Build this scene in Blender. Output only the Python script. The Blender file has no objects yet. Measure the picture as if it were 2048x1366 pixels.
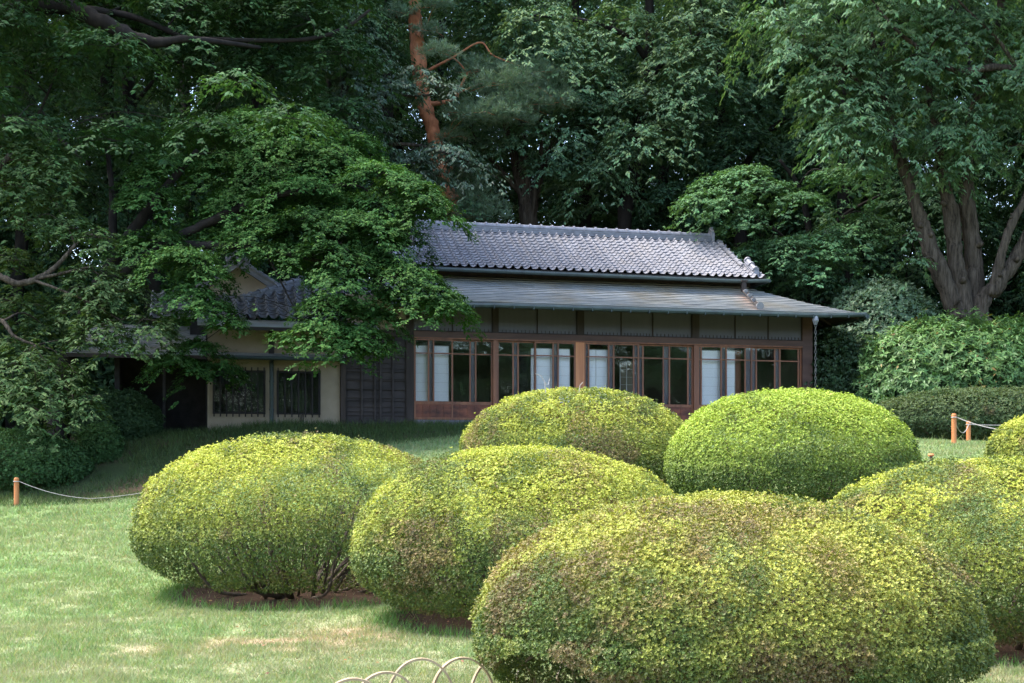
import bpy, math, random
import numpy as np
from mathutils import Vector

# ------------------------------------------------------------------ camera, sky, sun
F, HY, EYE = 2600.0, 940.0, 1.45          # focal length (photo px), horizon row, eye height
sc = bpy.context.scene
COL = sc.collection
cam_d = bpy.data.cameras.new("camera")
cam = bpy.data.objects.new("camera", cam_d)
COL.objects.link(cam)
cam.location = (0, 0, EYE)
cam.rotation_euler = (math.radians(90), 0, 0)
cam_d.sensor_width = 36.0
cam_d.lens = 36.0 * F / 2048.0
cam_d.shift_y = (HY - 683.0) / 2048.0
cam_d.clip_end = 500.0
sc.camera = cam

SUN_TO = Vector((-0.47, 0.03, 0.88)).normalized()
SUN_EL = math.asin(SUN_TO.z)
SUN_AZ = math.atan2(SUN_TO.x, SUN_TO.y)   # clockwise from +Y
world = bpy.data.worlds.new("World")
sc.world = world
world.use_nodes = True
wn = world.node_tree
sky = wn.nodes.new("ShaderNodeTexSky")
sky.sky_type = 'NISHITA'
sky.sun_disc = False
sky.sun_elevation = SUN_EL
sky.sun_rotation = SUN_AZ
sky.air_density = 1.0
sky.dust_density = 2.0
wn.links.new(sky.outputs[0], wn.nodes["Background"].inputs[0])
wn.nodes["Background"].inputs[1].default_value = 0.15
sun_d = bpy.data.lights.new("sun", 'SUN')
sun_d.energy = 1.6
sun_d.angle = math.radians(20)
sun_d.color = (1.0, 0.95, 0.86)
sun = bpy.data.objects.new("sun", sun_d)
COL.objects.link(sun)
sun.location = (-20, 10, 40)
sun.rotation_euler = (-SUN_TO).to_track_quat('-Z', 'Y').to_euler()
sc.view_settings.view_transform = 'Standard'
sc.view_settings.look = 'None'
sc.view_settings.exposure = 2.75
sc.view_settings.gamma = 1.0
sc.render.engine = 'CYCLES'
cy = sc.cycles
cy.max_bounces = 7
cy.diffuse_bounces = 3
cy.glossy_bounces = 3
cy.transmission_bounces = 4
cy.transparent_max_bounces = 8
cy.caustics_reflective = False
cy.caustics_refractive = False
cy.sample_clamp_indirect = 5.0
cy.use_denoising = True

RNG = np.random.default_rng(7)
random.seed(7)
rnd = random.uniform


def P(px, py, Y):
    return np.array([(px - 1024.0) * Y / F, Y, EYE + (HY - py) * Y / F])


# ------------------------------------------------------------------ noise
def _hash(i, j, k, seed):
    n = (i * 374761393 + j * 668265263 + k * 2147483647 + seed * 974634777) & 0xFFFFFFFF
    n = ((n ^ (n >> 13)) * 1274126177) & 0xFFFFFFFF
    n = n ^ (n >> 16)
    return (n & 0xFFFF) / 65535.0


def vnoise(p, scale=1.0, seed=0):
    q = np.asarray(p, float) * scale
    f0 = np.floor(q).astype(np.int64)
    t = q - f0
    t = t * t * (3 - 2 * t)
    out = 0
    for a in (0, 1):
        for b in (0, 1):
            for c in (0, 1):
                w = (t[:, 0] if a else 1 - t[:, 0]) * (t[:, 1] if b else 1 - t[:, 1]) * (t[:, 2] if c else 1 - t[:, 2])
                out = out + w * _hash(f0[:, 0] + a, f0[:, 1] + b, f0[:, 2] + c, seed)
    return out


def fbm(p, scale=1.0, seed=0, octs=3):
    s = 0
    a = 0.5
    for o in range(octs):
        s = s + a * vnoise(p, scale * 2 ** o, seed + o * 17)
        a *= 0.5
    return s / (1 - 0.5 ** octs)


# ------------------------------------------------------------------ materials
def new_mat(name):
    m = bpy.data.materials.new(name)
    m.use_nodes = True
    nt = m.node_tree
    return m, nt, nt.nodes["Principled BSDF"]


def mat_noise(name, c1, c2, scale=5.0, rough=0.7, spec=0.3, detail=6.0, stretch=(1, 1, 1), bump=0.0, bscale=None, metal=0.0, c3=None, s3=1.0):
    m, nt, b = new_mat(name)
    tc = nt.nodes.new("ShaderNodeTexCoord")
    mp = nt.nodes.new("ShaderNodeMapping")
    mp.inputs["Scale"].default_value = stretch
    nt.links.new(tc.outputs["Object"], mp.inputs["Vector"])
    n = nt.nodes.new("ShaderNodeTexNoise")
    n.inputs["Scale"].default_value = scale
    n.inputs["Detail"].default_value = detail
    n.inputs["Roughness"].default_value = 0.65
    nt.links.new(mp.outputs[0], n.inputs["Vector"])
    r = nt.nodes.new("ShaderNodeValToRGB")
    r.color_ramp.elements[0].position = 0.32
    r.color_ramp.elements[1].position = 0.68
    r.color_ramp.elements[0].color = (*c1, 1)
    r.color_ramp.elements[1].color = (*c2, 1)
    nt.links.new(n.outputs["Fac"], r.inputs["Fac"])
    out = r.outputs[0]
    if c3 is not None:
        n3 = nt.nodes.new("ShaderNodeTexNoise")
        n3.inputs["Scale"].default_value = s3
        n3.inputs["Detail"].default_value = 5
        nt.links.new(tc.outputs["Object"], n3.inputs["Vector"])
        r3 = nt.nodes.new("ShaderNodeValToRGB")
        r3.color_ramp.elements[0].position = 0.48
        r3.color_ramp.elements[1].position = 0.7
        nt.links.new(n3.outputs["Fac"], r3.inputs["Fac"])
        mx = nt.nodes.new("ShaderNodeMixRGB")
        mx.inputs[2].default_value = (*c3, 1)
        nt.links.new(r3.outputs[0], mx.inputs[0])
        nt.links.new(out, mx.inputs[1])
        out = mx.outputs[0]
    nt.links.new(out, b.inputs["Base Color"])
    b.inputs["Roughness"].default_value = rough
    b.inputs["Specular IOR Level"].default_value = spec
    b.inputs["Metallic"].default_value = metal
    if bump:
        bp = nt.nodes.new("ShaderNodeBump")
        bp.inputs["Strength"].default_value = bump
        bp.inputs["Distance"].default_value = 0.06 if bscale else 0.02
        if bscale:
            nb = nt.nodes.new("ShaderNodeTexNoise")
            nb.inputs["Scale"].default_value = bscale
            nb.inputs["Detail"].default_value = 5
            nt.links.new(mp.outputs[0], nb.inputs["Vector"])
            nt.links.new(nb.outputs["Fac"], bp.inputs["Height"])
        else:
            nt.links.new(n.outputs["Fac"], bp.inputs["Height"])
        nt.links.new(bp.outputs[0], b.inputs["Normal"])
    return m


def mat_leaf(name, rough=0.5, spec=0.35, trans=0.3, tcol=(1.25, 1.35, 0.55)):
    m, nt, b = new_mat(name)
    a = nt.nodes.new("ShaderNodeAttribute")
    a.attribute_name = "tint"
    nt.links.new(a.outputs["Color"], b.inputs["Base Color"])
    b.inputs["Roughness"].default_value = rough
    b.inputs["Specular IOR Level"].default_value = spec
    t = nt.nodes.new("ShaderNodeBsdfTranslucent")
    mul = nt.nodes.new("ShaderNodeMixRGB")
    mul.blend_type = 'MULTIPLY'
    mul.inputs[0].default_value = 1.0
    mul.inputs[2].default_value = (*tcol, 1)
    nt.links.new(a.outputs["Color"], mul.inputs[1])
    nt.links.new(mul.outputs[0], t.inputs["Color"])
    mx = nt.nodes.new("ShaderNodeMixShader")
    mx.inputs[0].default_value = trans
    nt.links.new(b.outputs[0], mx.inputs[1])
    nt.links.new(t.outputs[0], mx.inputs[2])
    nt.links.new(mx.outputs[0], nt.nodes["Material Output"].inputs["Surface"])
    return m


def mat_ground():
    m, nt, b = new_mat("ground_cover")
    a = nt.nodes.new("ShaderNodeAttribute")
    a.attribute_name = "tint"
    tc = nt.nodes.new("ShaderNodeTexCoord")
    n = nt.nodes.new("ShaderNodeTexNoise")
    n.inputs["Scale"].default_value = 28
    n.inputs["Detail"].default_value = 8
    n.inputs["Roughness"].default_value = 0.75
    nt.links.new(tc.outputs["Object"], n.inputs["Vector"])
    r = nt.nodes.new("ShaderNodeValToRGB")
    r.color_ramp.elements[0].position = 0.3
    r.color_ramp.elements[1].position = 0.7
    r.color_ramp.elements[0].color = (0.55, 0.5, 0.45, 1)
    r.color_ramp.elements[1].color = (1.35, 1.35, 1.25, 1)
    nt.links.new(n.outputs["Fac"], r.inputs["Fac"])
    mul = nt.nodes.new("ShaderNodeMixRGB")
    mul.blend_type = 'MULTIPLY'
    mul.inputs[0].default_value = 1.0
    nt.links.new(a.outputs["Color"], mul.inputs[1])
    nt.links.new(r.outputs[0], mul.inputs[2])
    nt.links.new(mul.outputs[0], b.inputs["Base Color"])
    b.inputs["Roughness"].default_value = 0.95
    b.inputs["Specular IOR Level"].default_value = 0.1
    bp = nt.nodes.new("ShaderNodeBump")
    bp.inputs["Strength"].default_value = 0.6
    bp.inputs["Distance"].default_value = 0.03
    nt.links.new(n.outputs["Fac"], bp.inputs["Height"])
    nt.links.new(bp.outputs[0], b.inputs["Normal"])
    return m


def mat_pane():
    m, nt, b = new_mat("window_glass")
    tr = nt.nodes.new("ShaderNodeBsdfTransparent")
    tr.inputs[0].default_value = (0.98, 0.985, 0.985, 1)
    gl = nt.nodes.new("ShaderNodeBsdfGlossy")
    gl.inputs["Roughness"].default_value = 0.02
    gl.inputs[0].default_value = (0.9, 0.95, 0.95, 1)
    tc = nt.nodes.new("ShaderNodeTexCoord")
    n = nt.nodes.new("ShaderNodeTexNoise")
    n.inputs["Scale"].default_value = 2.5
    nt.links.new(tc.outputs["Object"], n.inputs["Vector"])
    bp = nt.nodes.new("ShaderNodeBump")
    bp.inputs["Strength"].default_value = 0.05
    bp.inputs["Distance"].default_value = 0.05
    nt.links.new(n.outputs["Fac"], bp.inputs["Height"])
    nt.links.new(bp.outputs[0], gl.inputs["Normal"])
    fr = nt.nodes.new("ShaderNodeFresnel")
    fr.inputs[0].default_value = 1.52
    ma = nt.nodes.new("ShaderNodeMath")
    ma.operation = 'MULTIPLY_ADD'
    ma.inputs[1].default_value = 0.85
    ma.inputs[2].default_value = 0.02
    nt.links.new(fr.outputs[0], ma.inputs[0])
    mx = nt.nodes.new("ShaderNodeMixShader")
    nt.links.new(ma.outputs[0], mx.inputs[0])
    nt.links.new(tr.outputs[0], mx.inputs[1])
    nt.links.new(gl.outputs[0], mx.inputs[2])
    nt.links.new(mx.outputs[0], nt.nodes["Material Output"].inputs["Surface"])
    return m


M = {}
M['leaf'] = mat_leaf("soft_leaf", rough=0.7, spec=0.07, trans=0.26)
M['azalea'] = mat_leaf("azalea_leaf", rough=0.55, spec=0.25, trans=0.16, tcol=(1.2, 1.3, 0.45))
M['glossy'] = mat_leaf("glossy_leaf", rough=0.5, spec=0.24, trans=0.18)
M['needle'] = mat_leaf("pine_needle", rough=0.6, spec=0.2, trans=0.3, tcol=(1.1, 1.15, 0.8))
M['blade'] = mat_leaf("grass_blade", rough=0.6, spec=0.2, trans=0.35, tcol=(1.2, 1.25, 0.6))
M['ground'] = mat_ground()
M['bark'] = mat_noise("grey_bark", (0.014, 0.011, 0.008), (0.08, 0.064, 0.048), 16, 0.95, 0.1, stretch=(1, 1, 0.14), bump=1.0, bscale=20)
M['dbark'] = mat_noise("dark_bark", (0.008, 0.0065, 0.006), (0.024, 0.02, 0.017), 8, 0.9, 0.15, stretch=(1, 1, 0.25), bump=0.8)
M['redbark'] = mat_noise("red_pine_bark", (0.2, 0.075, 0.04), (0.46, 0.185, 0.09), 6, 0.85, 0.15, stretch=(1, 1, 0.5), bump=0.8)
M['stem'] = mat_noise("shrub_stem_bark", (0.05, 0.035, 0.025), (0.13, 0.1, 0.075), 20, 0.9, 0.15)
M['tile'] = mat_noise("glazed_roof_tile", (0.125, 0.123, 0.137), (0.2, 0.198, 0.216), 3.0, 0.42, 0.4, c3=(0.175, 0.165, 0.168), s3=2.2)
M['ridge'] = mat_noise("ridge_tile", (0.11, 0.11, 0.125), (0.2, 0.2, 0.225), 7, 0.55, 0.3)
M['darkwood'] = mat_noise("dark_weathered_wood", (0.022, 0.017, 0.015), (0.05, 0.038, 0.033), 6, 0.75, 0.2, stretch=(1, 1, 0.1))
M['beam'] = mat_noise("brown_beam_wood", (0.045, 0.022, 0.016), (0.085, 0.045, 0.032), 6, 0.6, 0.3, stretch=(0.12, 1, 1))
M['redwood'] = mat_noise("red_brown_wood", (0.11, 0.04, 0.02), (0.22, 0.085, 0.038), 7, 0.5, 0.35, stretch=(1, 1, 0.08))
M['kick'] = mat_noise("stained_door_board", (0.03, 0.012, 0.008), (0.2, 0.06, 0.028), 2.6, 0.55, 0.3, stretch=(1, 1, 2.0))
M['greywood'] = mat_noise("grey_wood", (0.1, 0.09, 0.1), (0.17, 0.15, 0.165), 8, 0.8, 0.2, stretch=(1, 1, 0.1))
M['lattice'] = mat_noise("black_lattice_wood", (0.011, 0.01, 0.01), (0.028, 0.024, 0.023), 5, 0.75, 0.2)
M['board'] = mat_noise("dark_brown_board", (0.02, 0.016, 0.0155), (0.048, 0.038, 0.036), 5, 0.7, 0.25, stretch=(0.15, 1, 1))
M['orangewood'] = mat_noise("orange_post_wood", (0.32, 0.115, 0.045), (0.5, 0.2, 0.08), 7, 0.5, 0.35, stretch=(1, 1, 0.08))
M['plaster'] = mat_noise("beige_plaster", (0.17, 0.138, 0.098), (0.24, 0.198, 0.145), 1.6, 0.9, 0.15)
M['lit_plaster'] = mat_noise("lit_gable_plaster", (0.42, 0.335, 0.25), (0.52, 0.425, 0.325), 2.2, 0.9, 0.15)  # wall plaster lightened, so the gable's brighter light sits in its colour
M['screenwood'] = mat_noise("pale_screen_wood", (0.6, 0.57, 0.53), (0.7, 0.67, 0.63), 6, 0.7, 0.2)
M['paper'] = mat_noise("white_paper", (0.87, 0.86, 0.85), (0.92, 0.91, 0.9), 1.5, 0.85, 0.1)
M['copper'] = mat_noise("green_copper", (0.012, 0.018, 0.018), (0.028, 0.046, 0.042), 4, 0.6, 0.4)
M['pane'] = mat_pane()
M['rope_post'] = mat_noise("orange_brown_post", (0.32, 0.11, 0.035), (0.48, 0.19, 0.07), 10, 0.7, 0.25, stretch=(1, 1, 0.15))
M['rope'] = mat_noise("pale_rope", (0.2, 0.175, 0.15), (0.36, 0.33, 0.3), 40, 0.85, 0.1)
M['bamboo'] = mat_noise("dry_split_bamboo", (0.2, 0.135, 0.075), (0.38, 0.285, 0.18), 7, 0.5, 0.35, stretch=(1, 1, 0.4))
M['steel'] = mat_noise("pale_metal", (0.09, 0.092, 0.1), (0.17, 0.17, 0.18), 10, 0.45, 0.5)
M['bronze'] = mat_noise("bronze_chain", (0.05, 0.05, 0.045), (0.12, 0.115, 0.1), 12, 0.5, 0.5)
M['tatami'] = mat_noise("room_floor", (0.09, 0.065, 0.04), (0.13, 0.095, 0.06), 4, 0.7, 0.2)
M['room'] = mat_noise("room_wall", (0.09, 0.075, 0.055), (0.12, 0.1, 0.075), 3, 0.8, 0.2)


def mat_shingle():
    """thin copper sheets: grey with green and brown weathering, rust run under the downspout"""
    m = mat_noise("weathered_copper_shingle", (0.15, 0.157, 0.158), (0.225, 0.232, 0.226), 1.2, 0.42, 0.5, stretch=(0.9, 0.6, 1),
                  c3=(0.17, 0.15, 0.115), s3=1.1)
    nt = m.node_tree
    b = nt.nodes["Principled BSDF"]
    src = b.inputs["Base Color"].links[0].from_socket
    br = nt.nodes.new("ShaderNodeTexBrick")
    br.inputs["Scale"].default_value = 1.0
    br.inputs["Brick Width"].default_value = 0.45
    br.inputs["Row Height"].default_value = 0.14
    br.inputs["Mortar Size"].default_value = 0.0
    br.inputs["Color1"].default_value = (0.78, 0.8, 0.82, 1)
    br.inputs["Color2"].default_value = (1.2, 1.18, 1.15, 1)
    tc = nt.nodes.new("ShaderNodeTexCoord")
    nt.links.new(tc.outputs["Object"], br.inputs["Vector"])
    mul = nt.nodes.new("ShaderNodeMixRGB")
    mul.blend_type = 'MULTIPLY'
    mul.inputs[0].default_value = 0.8
    nt.links.new(src, mul.inputs[1])
    nt.links.new(br.outputs[0], mul.inputs[2])
    # rust run: band in local x round the downspout
    a = nt.nodes.new("ShaderNodeAttribute")
    a.attribute_name = "rust"
    mx = nt.nodes.new("ShaderNodeMixRGB")
    mx.inputs[2].default_value = (0.3, 0.13, 0.05, 1)
    nt.links.new(a.outputs["Fac"], mx.inputs[0])
    nt.links.new(mul.outputs[0], mx.inputs[1])
    nt.links.new(mx.outputs[0], b.inputs["Base Color"])
    return m


def mat_blind():
    """pale grey transom screens with fine upright reeds"""
    m, nt, b = new_mat("transom_screen")
    tc = nt.nodes.new("ShaderNodeTexCoord")
    w = nt.nodes.new("ShaderNodeTexWave")
    w.bands_direction = 'X'
    w.inputs["Scale"].default_value = 11.0
    w.inputs["Distortion"].default_value = 1.0
    nt.links.new(tc.outputs["Object"], w.inputs["Vector"])
    n = nt.nodes.new("ShaderNodeTexNoise")
    n.inputs["Scale"].default_value = 1.2
    nt.links.new(tc.outputs["Object"], n.inputs["Vector"])
    r = nt.nodes.new("ShaderNodeValToRGB")
    r.color_ramp.elements[0].color = (0.046, 0.045, 0.053, 1)
    r.color_ramp.elements[1].color = (0.115, 0.112, 0.13, 1)
    ad = nt.nodes.new("ShaderNodeMath")
    ad.operation = 'MULTIPLY'
    nt.links.new(w.outputs["Fac"], ad.inputs[0])
    nt.links.new(n.outputs["Fac"], ad.inputs[1])
    nt.links.new(ad.outputs[0], r.inputs["Fac"])
    nt.links.new(r.outputs[0], b.inputs["Base Color"])
    b.inputs["Roughness"].default_value = 0.5
    b.inputs["Specular IOR Level"].default_value = 0.4
    return m


M['shingle'] = mat_shingle()
M['blind'] = mat_blind()


# ------------------------------------------------------------------ object helpers
def tag(o, label=None, cat=None, group=None, kind=None):
    if label:
        o["label"] = label
    if cat:
        o["category"] = cat
    if group:
        o["group"] = group
    if kind:
        o["kind"] = kind
    return o


def thing(name, loc, label, cat, group=None, rotz=0.0):
    o = bpy.data.objects.new(name, None)
    o.empty_display_size = 0.2
    COL.objects.link(o)
    o.location = tuple(float(v) for v in loc)
    o.rotation_euler = (0, 0, rotz)
    return tag(o, label, cat, group)


def link(name, me, parent=None, loc=None):
    o = bpy.data.objects.new(name, me)
    COL.objects.link(o)
    if parent is not None:
        o.parent = parent
    if loc is not None:
        o.location = tuple(float(v) for v in loc)
    return o


def set_tint(me, rgb, name="tint"):
    at = me.attributes.new(name, 'FLOAT_COLOR', 'POINT')
    c = np.ones((len(rgb), 4), np.float32)
    c[:, :3] = np.clip(rgb, 0, 1)
    at.data.foreach_set("color", c.ravel())


def quadmesh(name, V, mat, tint=None):
    """V (n,4,3): n loose quads; tint (n,3)"""
    n = len(V)
    me = bpy.data.meshes.new(name)
    me.vertices.add(n * 4)
    me.vertices.foreach_set("co", np.ascontiguousarray(V, np.float32).ravel())
    me.loops.add(n * 4)
    me.loops.foreach_set("vertex_index", np.arange(n * 4, dtype=np.int32))
    me.polygons.add(n)
    me.polygons.foreach_set("loop_start", np.arange(0, n * 4, 4, dtype=np.int32))
    me.update(calc_edges=True)
    if tint is not None:
        set_tint(me, np.repeat(tint, 4, axis=0))
    me.materials.append(mat)
    return me


def trimesh(name, V, mat, tint=None):
    n = len(V)
    me = bpy.data.meshes.new(name)
    me.vertices.add(n * 3)
    me.vertices.foreach_set("co", np.ascontiguousarray(V, np.float32).ravel())
    me.loops.add(n * 3)
    me.loops.foreach_set("vertex_index", np.arange(n * 3, dtype=np.int32))
    me.polygons.add(n)
    me.polygons.foreach_set("loop_start", np.arange(0, n * 3, 3, dtype=np.int32))
    me.update(calc_edges=True)
    if tint is not None:
        set_tint(me, np.repeat(tint, 3, axis=0))
    me.materials.append(mat)
    return me


class MB:
    def __init__(self):
        self.v = []
        self.f = []

    def add(self, vs, fs):
        k = len(self.v)
        self.v += [tuple(float(c) for c in p) for p in vs]
        self.f += [tuple(i + k for i in f) for f in fs]
        return self

    def box(self, x0, x1, y0, y1, z0, z1):
        vs = [(x, y, z) for z in (z0, z1) for y in (y0, y1) for x in (x0, x1)]
        return self.add(vs, [(0, 2, 3, 1), (4, 5, 7, 6), (0, 1, 5, 4), (2, 6, 7, 3), (0, 4, 6, 2), (1, 3, 7, 5)])

    def bar(self, a, b, w, h):
        """box section w (sideways) x h (upward) from a to b"""
        a = Vector(a)
        b = Vector(b)
        d = (b - a).normalized()
        up = Vector((0, 0, 1)) if abs(d.z) < 0.95 else Vector((0, 1, 0))
        s = d.cross(up).normalized()
        u = s.cross(d)
        vs = []
        for p in (a, b):
            for i, j in ((-1, -1), (1, -1), (1, 1), (-1, 1)):
                vs.append(p + s * (i * w / 2) + u * (j * h / 2))
        return self.add(vs, [(3, 2, 1, 0), (4, 5, 6, 7), (0, 1, 5, 4), (1, 2, 6, 5), (2, 3, 7, 6), (3, 0, 4, 7)])

    def tube(self, pts, radii, n=6, cap=True):
        pts = [np.asarray(p, float) for p in pts]
        if np.isscalar(radii):
            radii = [radii] * len(pts)
        k = len(self.v)
        prev = None
        for i, p in enumerate(pts):
            d = pts[min(i + 1, len(pts) - 1)] - pts[max(i - 1, 0)]
            d = d / (np.linalg.norm(d) + 1e-9)
            if prev is None:
                ref = np.array([0, 0, 1.0]) if abs(d[2]) < 0.9 else np.array([1.0, 0, 0])
                s = np.cross(d, ref)
            else:
                s = prev - d * np.dot(prev, d)
            s = s / (np.linalg.norm(s) + 1e-9)
            prev = s
            u = np.cross(d, s)
            for j in range(n):
                a = 2 * math.pi * j / n
                q = p + radii[i] * (math.cos(a) * s + math.sin(a) * u)
                self.v.append((float(q[0]), float(q[1]), float(q[2])))
        for i in range(len(pts) - 1):
            for j in range(n):
                j2 = (j + 1) % n
                self.f.append((k + i * n + j, k + i * n + j2, k + (i + 1) * n + j2, k + (i + 1) * n + j))
        if cap:
            self.f.append(tuple(k + j for j in range(n - 1, -1, -1)))
            e = k + (len(pts) - 1) * n
            self.f.append(tuple(e + j for j in range(n)))
        return self

    def mesh(self, name, mat, smooth=False):
        me = bpy.data.meshes.new(name)
        me.from_pydata(self.v, [], self.f)
        me.update()
        if smooth:
            me.polygons.foreach_set("use_smooth", [True] * len(me.polygons))
        me.materials.append(mat)
        return me

    def build(self, name, mat, parent=None, smooth=False, loc=None):
        return link(name, self.mesh(name, mat, smooth), parent, loc)


# ------------------------------------------------------------------ terrain
TH = math.radians(14.0)
CT, ST = math.cos(TH), math.sin(TH)
R0 = P(820, 852, 28.5)          # foot of the hall's left corner post


def hworld(x, y, z=0.0):
    return np.array([R0[0] + x * CT - y * ST, R0[1] + x * ST + y * CT, R0[2] + z])


def hloc(px, py, yl):
    """house coordinates (x, z) of a photo point known to lie yl behind the facade plane"""
    d = np.array([(px - 1024) / F, 1.0, (HY - py) / F])
    n = np.array([-ST, CT, 0.0])
    o = np.array([0, 0, EYE])
    t = (yl + R0 @ n - o @ n) / (d @ n)
    q = o + d * t - R0
    return q[0] * CT + q[1] * ST, q[2]


def hx(px, yl=0.0):
    return hloc(px, 700, yl)[0]


def hz(px, py, yl=0.0):
    return hloc(px, py, yl)[1]


CTRL = [(-40, -8, 0), (0, -8, 0), (40, -8, 0), (-12, 4, 0), (0, 4, 0), (12, 4, 0), (-6, 8.5, 0), (0, 8.5, 0), (6, 8.5, 0.0),
        (-30, 12, 0.1), (30, 12, 0.3), (-10, 14, 0.15)]
for px, py, Y in ((560, 1185, 13.7), (1030, 1235, 11.7), (1990, 1285, 10.6), (1140, 1000, 19.5), (1580, 1032, 17.5), (33, 1010, 23), (220, 1006, 23), (33, 1066, 19), (230, 1056, 19), (60, 950, 25.2), (220, 930, 25.2),
                  (880, 900, 24), (1908, 888, 23.6), (1937, 888, 26), (340, 880, 27.2), (60, 905, 28.5), (-300, 1010, 23), (2120, 975, 18.5), (1900, 886, 28),
                  (700, 880, 26.3), (560, 935, 23.6)):
    CTRL.append(tuple(P(px, py, Y)))
for x in (-6, -3, 0, 3, 6, 9, 12):
    for y in (-0.6, 5):
        CTRL.append(tuple(hworld(x, y, 0.0)))
CTRL += [(-20, 30, 2.2), (-25, 40, 3.0), (0, 40, 3.0), (25, 40, 3.2), (20, 30, 2.5), (25, 22, 1.7), (-25, 24, 0.7), (-40, 60, 5.5), (0, 60, 5.0), (40, 60, 5.5), (-60, 100, 11), (0, 100, 10.5), (60, 100, 11), (-60, 20, 1.0), (60, 20, 1.5)]
CTRL = np.array(CTRL)


def _tps(A, B):
    d2 = ((A[:, None, :] - B[None, :, :]) ** 2).sum(-1)
    return 0.5 * d2 * np.log(d2 + 1e-9)


_n = len(CTRL)
_K = np.zeros((_n + 3, _n + 3))
_K[:_n, :_n] = _tps(CTRL[:, :2], CTRL[:, :2]) + np.eye(_n) * 1.5
_K[:_n, _n] = 1
_K[:_n, _n + 1:] = CTRL[:, :2]
_K[_n:, :_n] = _K[:_n, _n:].T
_W = np.linalg.solve(_K, np.r_[CTRL[:, 2], 0, 0, 0])


def gz(xy):
    xy = np.atleast_2d(np.asarray(xy, float))
    out = np.empty(len(xy))
    for i in range(0, len(xy), 20000):
        q = xy[i:i + 20000]
        out[i:i + 20000] = _tps(q, CTRL[:, :2]) @ _W[:_n] + _W[_n] + q @ _W[_n + 1:]
    return out


def g1(x, y):
    return float(gz([(x, y)])[0])


# clipped azaleas: name of look, px left, px right, py top, py base, Y, depth ratio
AZ = {
    'A': dict(l=272, r=930, t=866, b=1188, Y=13.7),
    'B': dict(l=694, r=1404, t=893, b=1240, Y=11.7),
    'C': dict(l=914, r=1396, t=776, b=1004, Y=19.5),
    'D': dict(l=1328, r=1834, t=780, b=1034, Y=17.5),
    'E': dict(l=1604, r=2330, t=914, b=1292, Y=10.6),
    'F': dict(l=1978, r=2270, t=818, b=985, Y=18.5),
    'G': dict(l=944, r=1962, t=990, b=1436, Y=7.7),
}
for a in AZ.values():
    k = F / a['Y']
    a['cx'] = ((a['l'] + a['r']) / 2 - 1024) / k
    a['rx'] = (a['r'] - a['l']) / 2 / k * 0.985 - 0.01
    a['ry'] = a['rx'] * 0.78
    a['z0'] = g1(a['cx'], a['Y'])
    a['h'] = EYE + (HY - a['t']) / k - a['z0']


def soil_mask(xy):
    m = np.zeros(len(xy))
    for a in AZ.values():
        d = np.hypot((xy[:, 0] - a['cx'] - 0.1) / (a['rx'] * 0.88), (xy[:, 1] - a['Y'] + 0.05) / (a['ry'] * 0.92))
        m = np.maximum(m, np.clip((1.08 - d) / 0.14, 0, 1))
    return m


def rope_line(xy):
    """>0 beyond the roped edge of the mown lawn"""
    x, y = xy[:, 0], xy[:, 1]
    return np.where(x < -5.6, y - 23.1, np.where(x < -2.0, y - (23.1 + (x + 5.6) * 0.68), y - 25.55 - (x + 2) * 0.12))


def ground_tint(xy):
    p = np.c_[xy, np.zeros(len(xy))]
    n1 = fbm(p, 0.35, 3)
    n2 = fbm(p, 1.3, 11)
    n3 = fbm(p, 5.0, 23)
    green = np.array([0.122, 0.192, 0.072])
    pale = np.array([0.172, 0.212, 0.1])
    straw = np.array([0.235, 0.215, 0.14])
    soil = np.array([0.065, 0.04, 0.028])
    c = green + (pale - green) * np.clip((n1 * 0.5 + n2 * 0.5 - 0.3) / 0.35, 0, 1)[:, None]
    near = np.clip((15.5 - xy[:, 1]) / 5.0, 0, 1)
    n4 = fbm(p, 14.0, 29, 2)
    w = np.clip((n2 * 0.36 + n3 * 0.32 + n1 * 0.1 + n4 * 0.22 - 0.52 + 0.10 * near) / 0.12, 0, 1) * (0.15 + 0.85 * near)
    c = c + (straw - c) * (w * 0.65)[:, None]
    # bare scuffed strip in front of the bushes
    d = np.abs(xy[:, 1] - (10.9 + 0.1 * xy[:, 0] + (n1 - 0.5) * 2.0))
    b = np.clip(1 - d / 0.55, 0, 1) * np.clip((xy[:, 0] + 3.6) / 1.5, 0, 1) * np.clip((0.9 - xy[:, 0]) / 1.0, 0, 1) * np.clip((n3 - 0.32) / 0.18, 0, 1)
    c = c + (np.array([0.33, 0.205, 0.15]) - c) * (b * 0.8)[:, None]
    b2 = np.clip((xy[:, 0] - 3.2) / 0.6, 0, 1) * np.clip((10.5 - xy[:, 1]) / 1.0, 0, 1) * np.clip((n3 - 0.35) / 0.2, 0, 1)
    c = c + (np.array([0.36, 0.25, 0.2]) - c) * (b2 * 0.8)[:, None]
    s = np.clip(soil_mask(xy) * 1.3 - (n3 - 0.4) * 0.6, 0, 1)
    c = c + (soil - c) * s[:, None]
    # bank, darkened in tint for the trees' shade, and forest floor
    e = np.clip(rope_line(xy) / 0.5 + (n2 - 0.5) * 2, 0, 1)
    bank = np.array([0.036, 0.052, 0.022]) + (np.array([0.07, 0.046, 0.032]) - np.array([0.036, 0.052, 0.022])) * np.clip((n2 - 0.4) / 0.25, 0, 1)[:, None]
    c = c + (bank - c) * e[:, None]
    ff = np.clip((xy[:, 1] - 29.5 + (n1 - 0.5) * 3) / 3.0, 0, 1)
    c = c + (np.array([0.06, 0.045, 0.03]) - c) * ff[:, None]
    return c * (0.85 + 0.3 * n3)[:, None]


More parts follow.
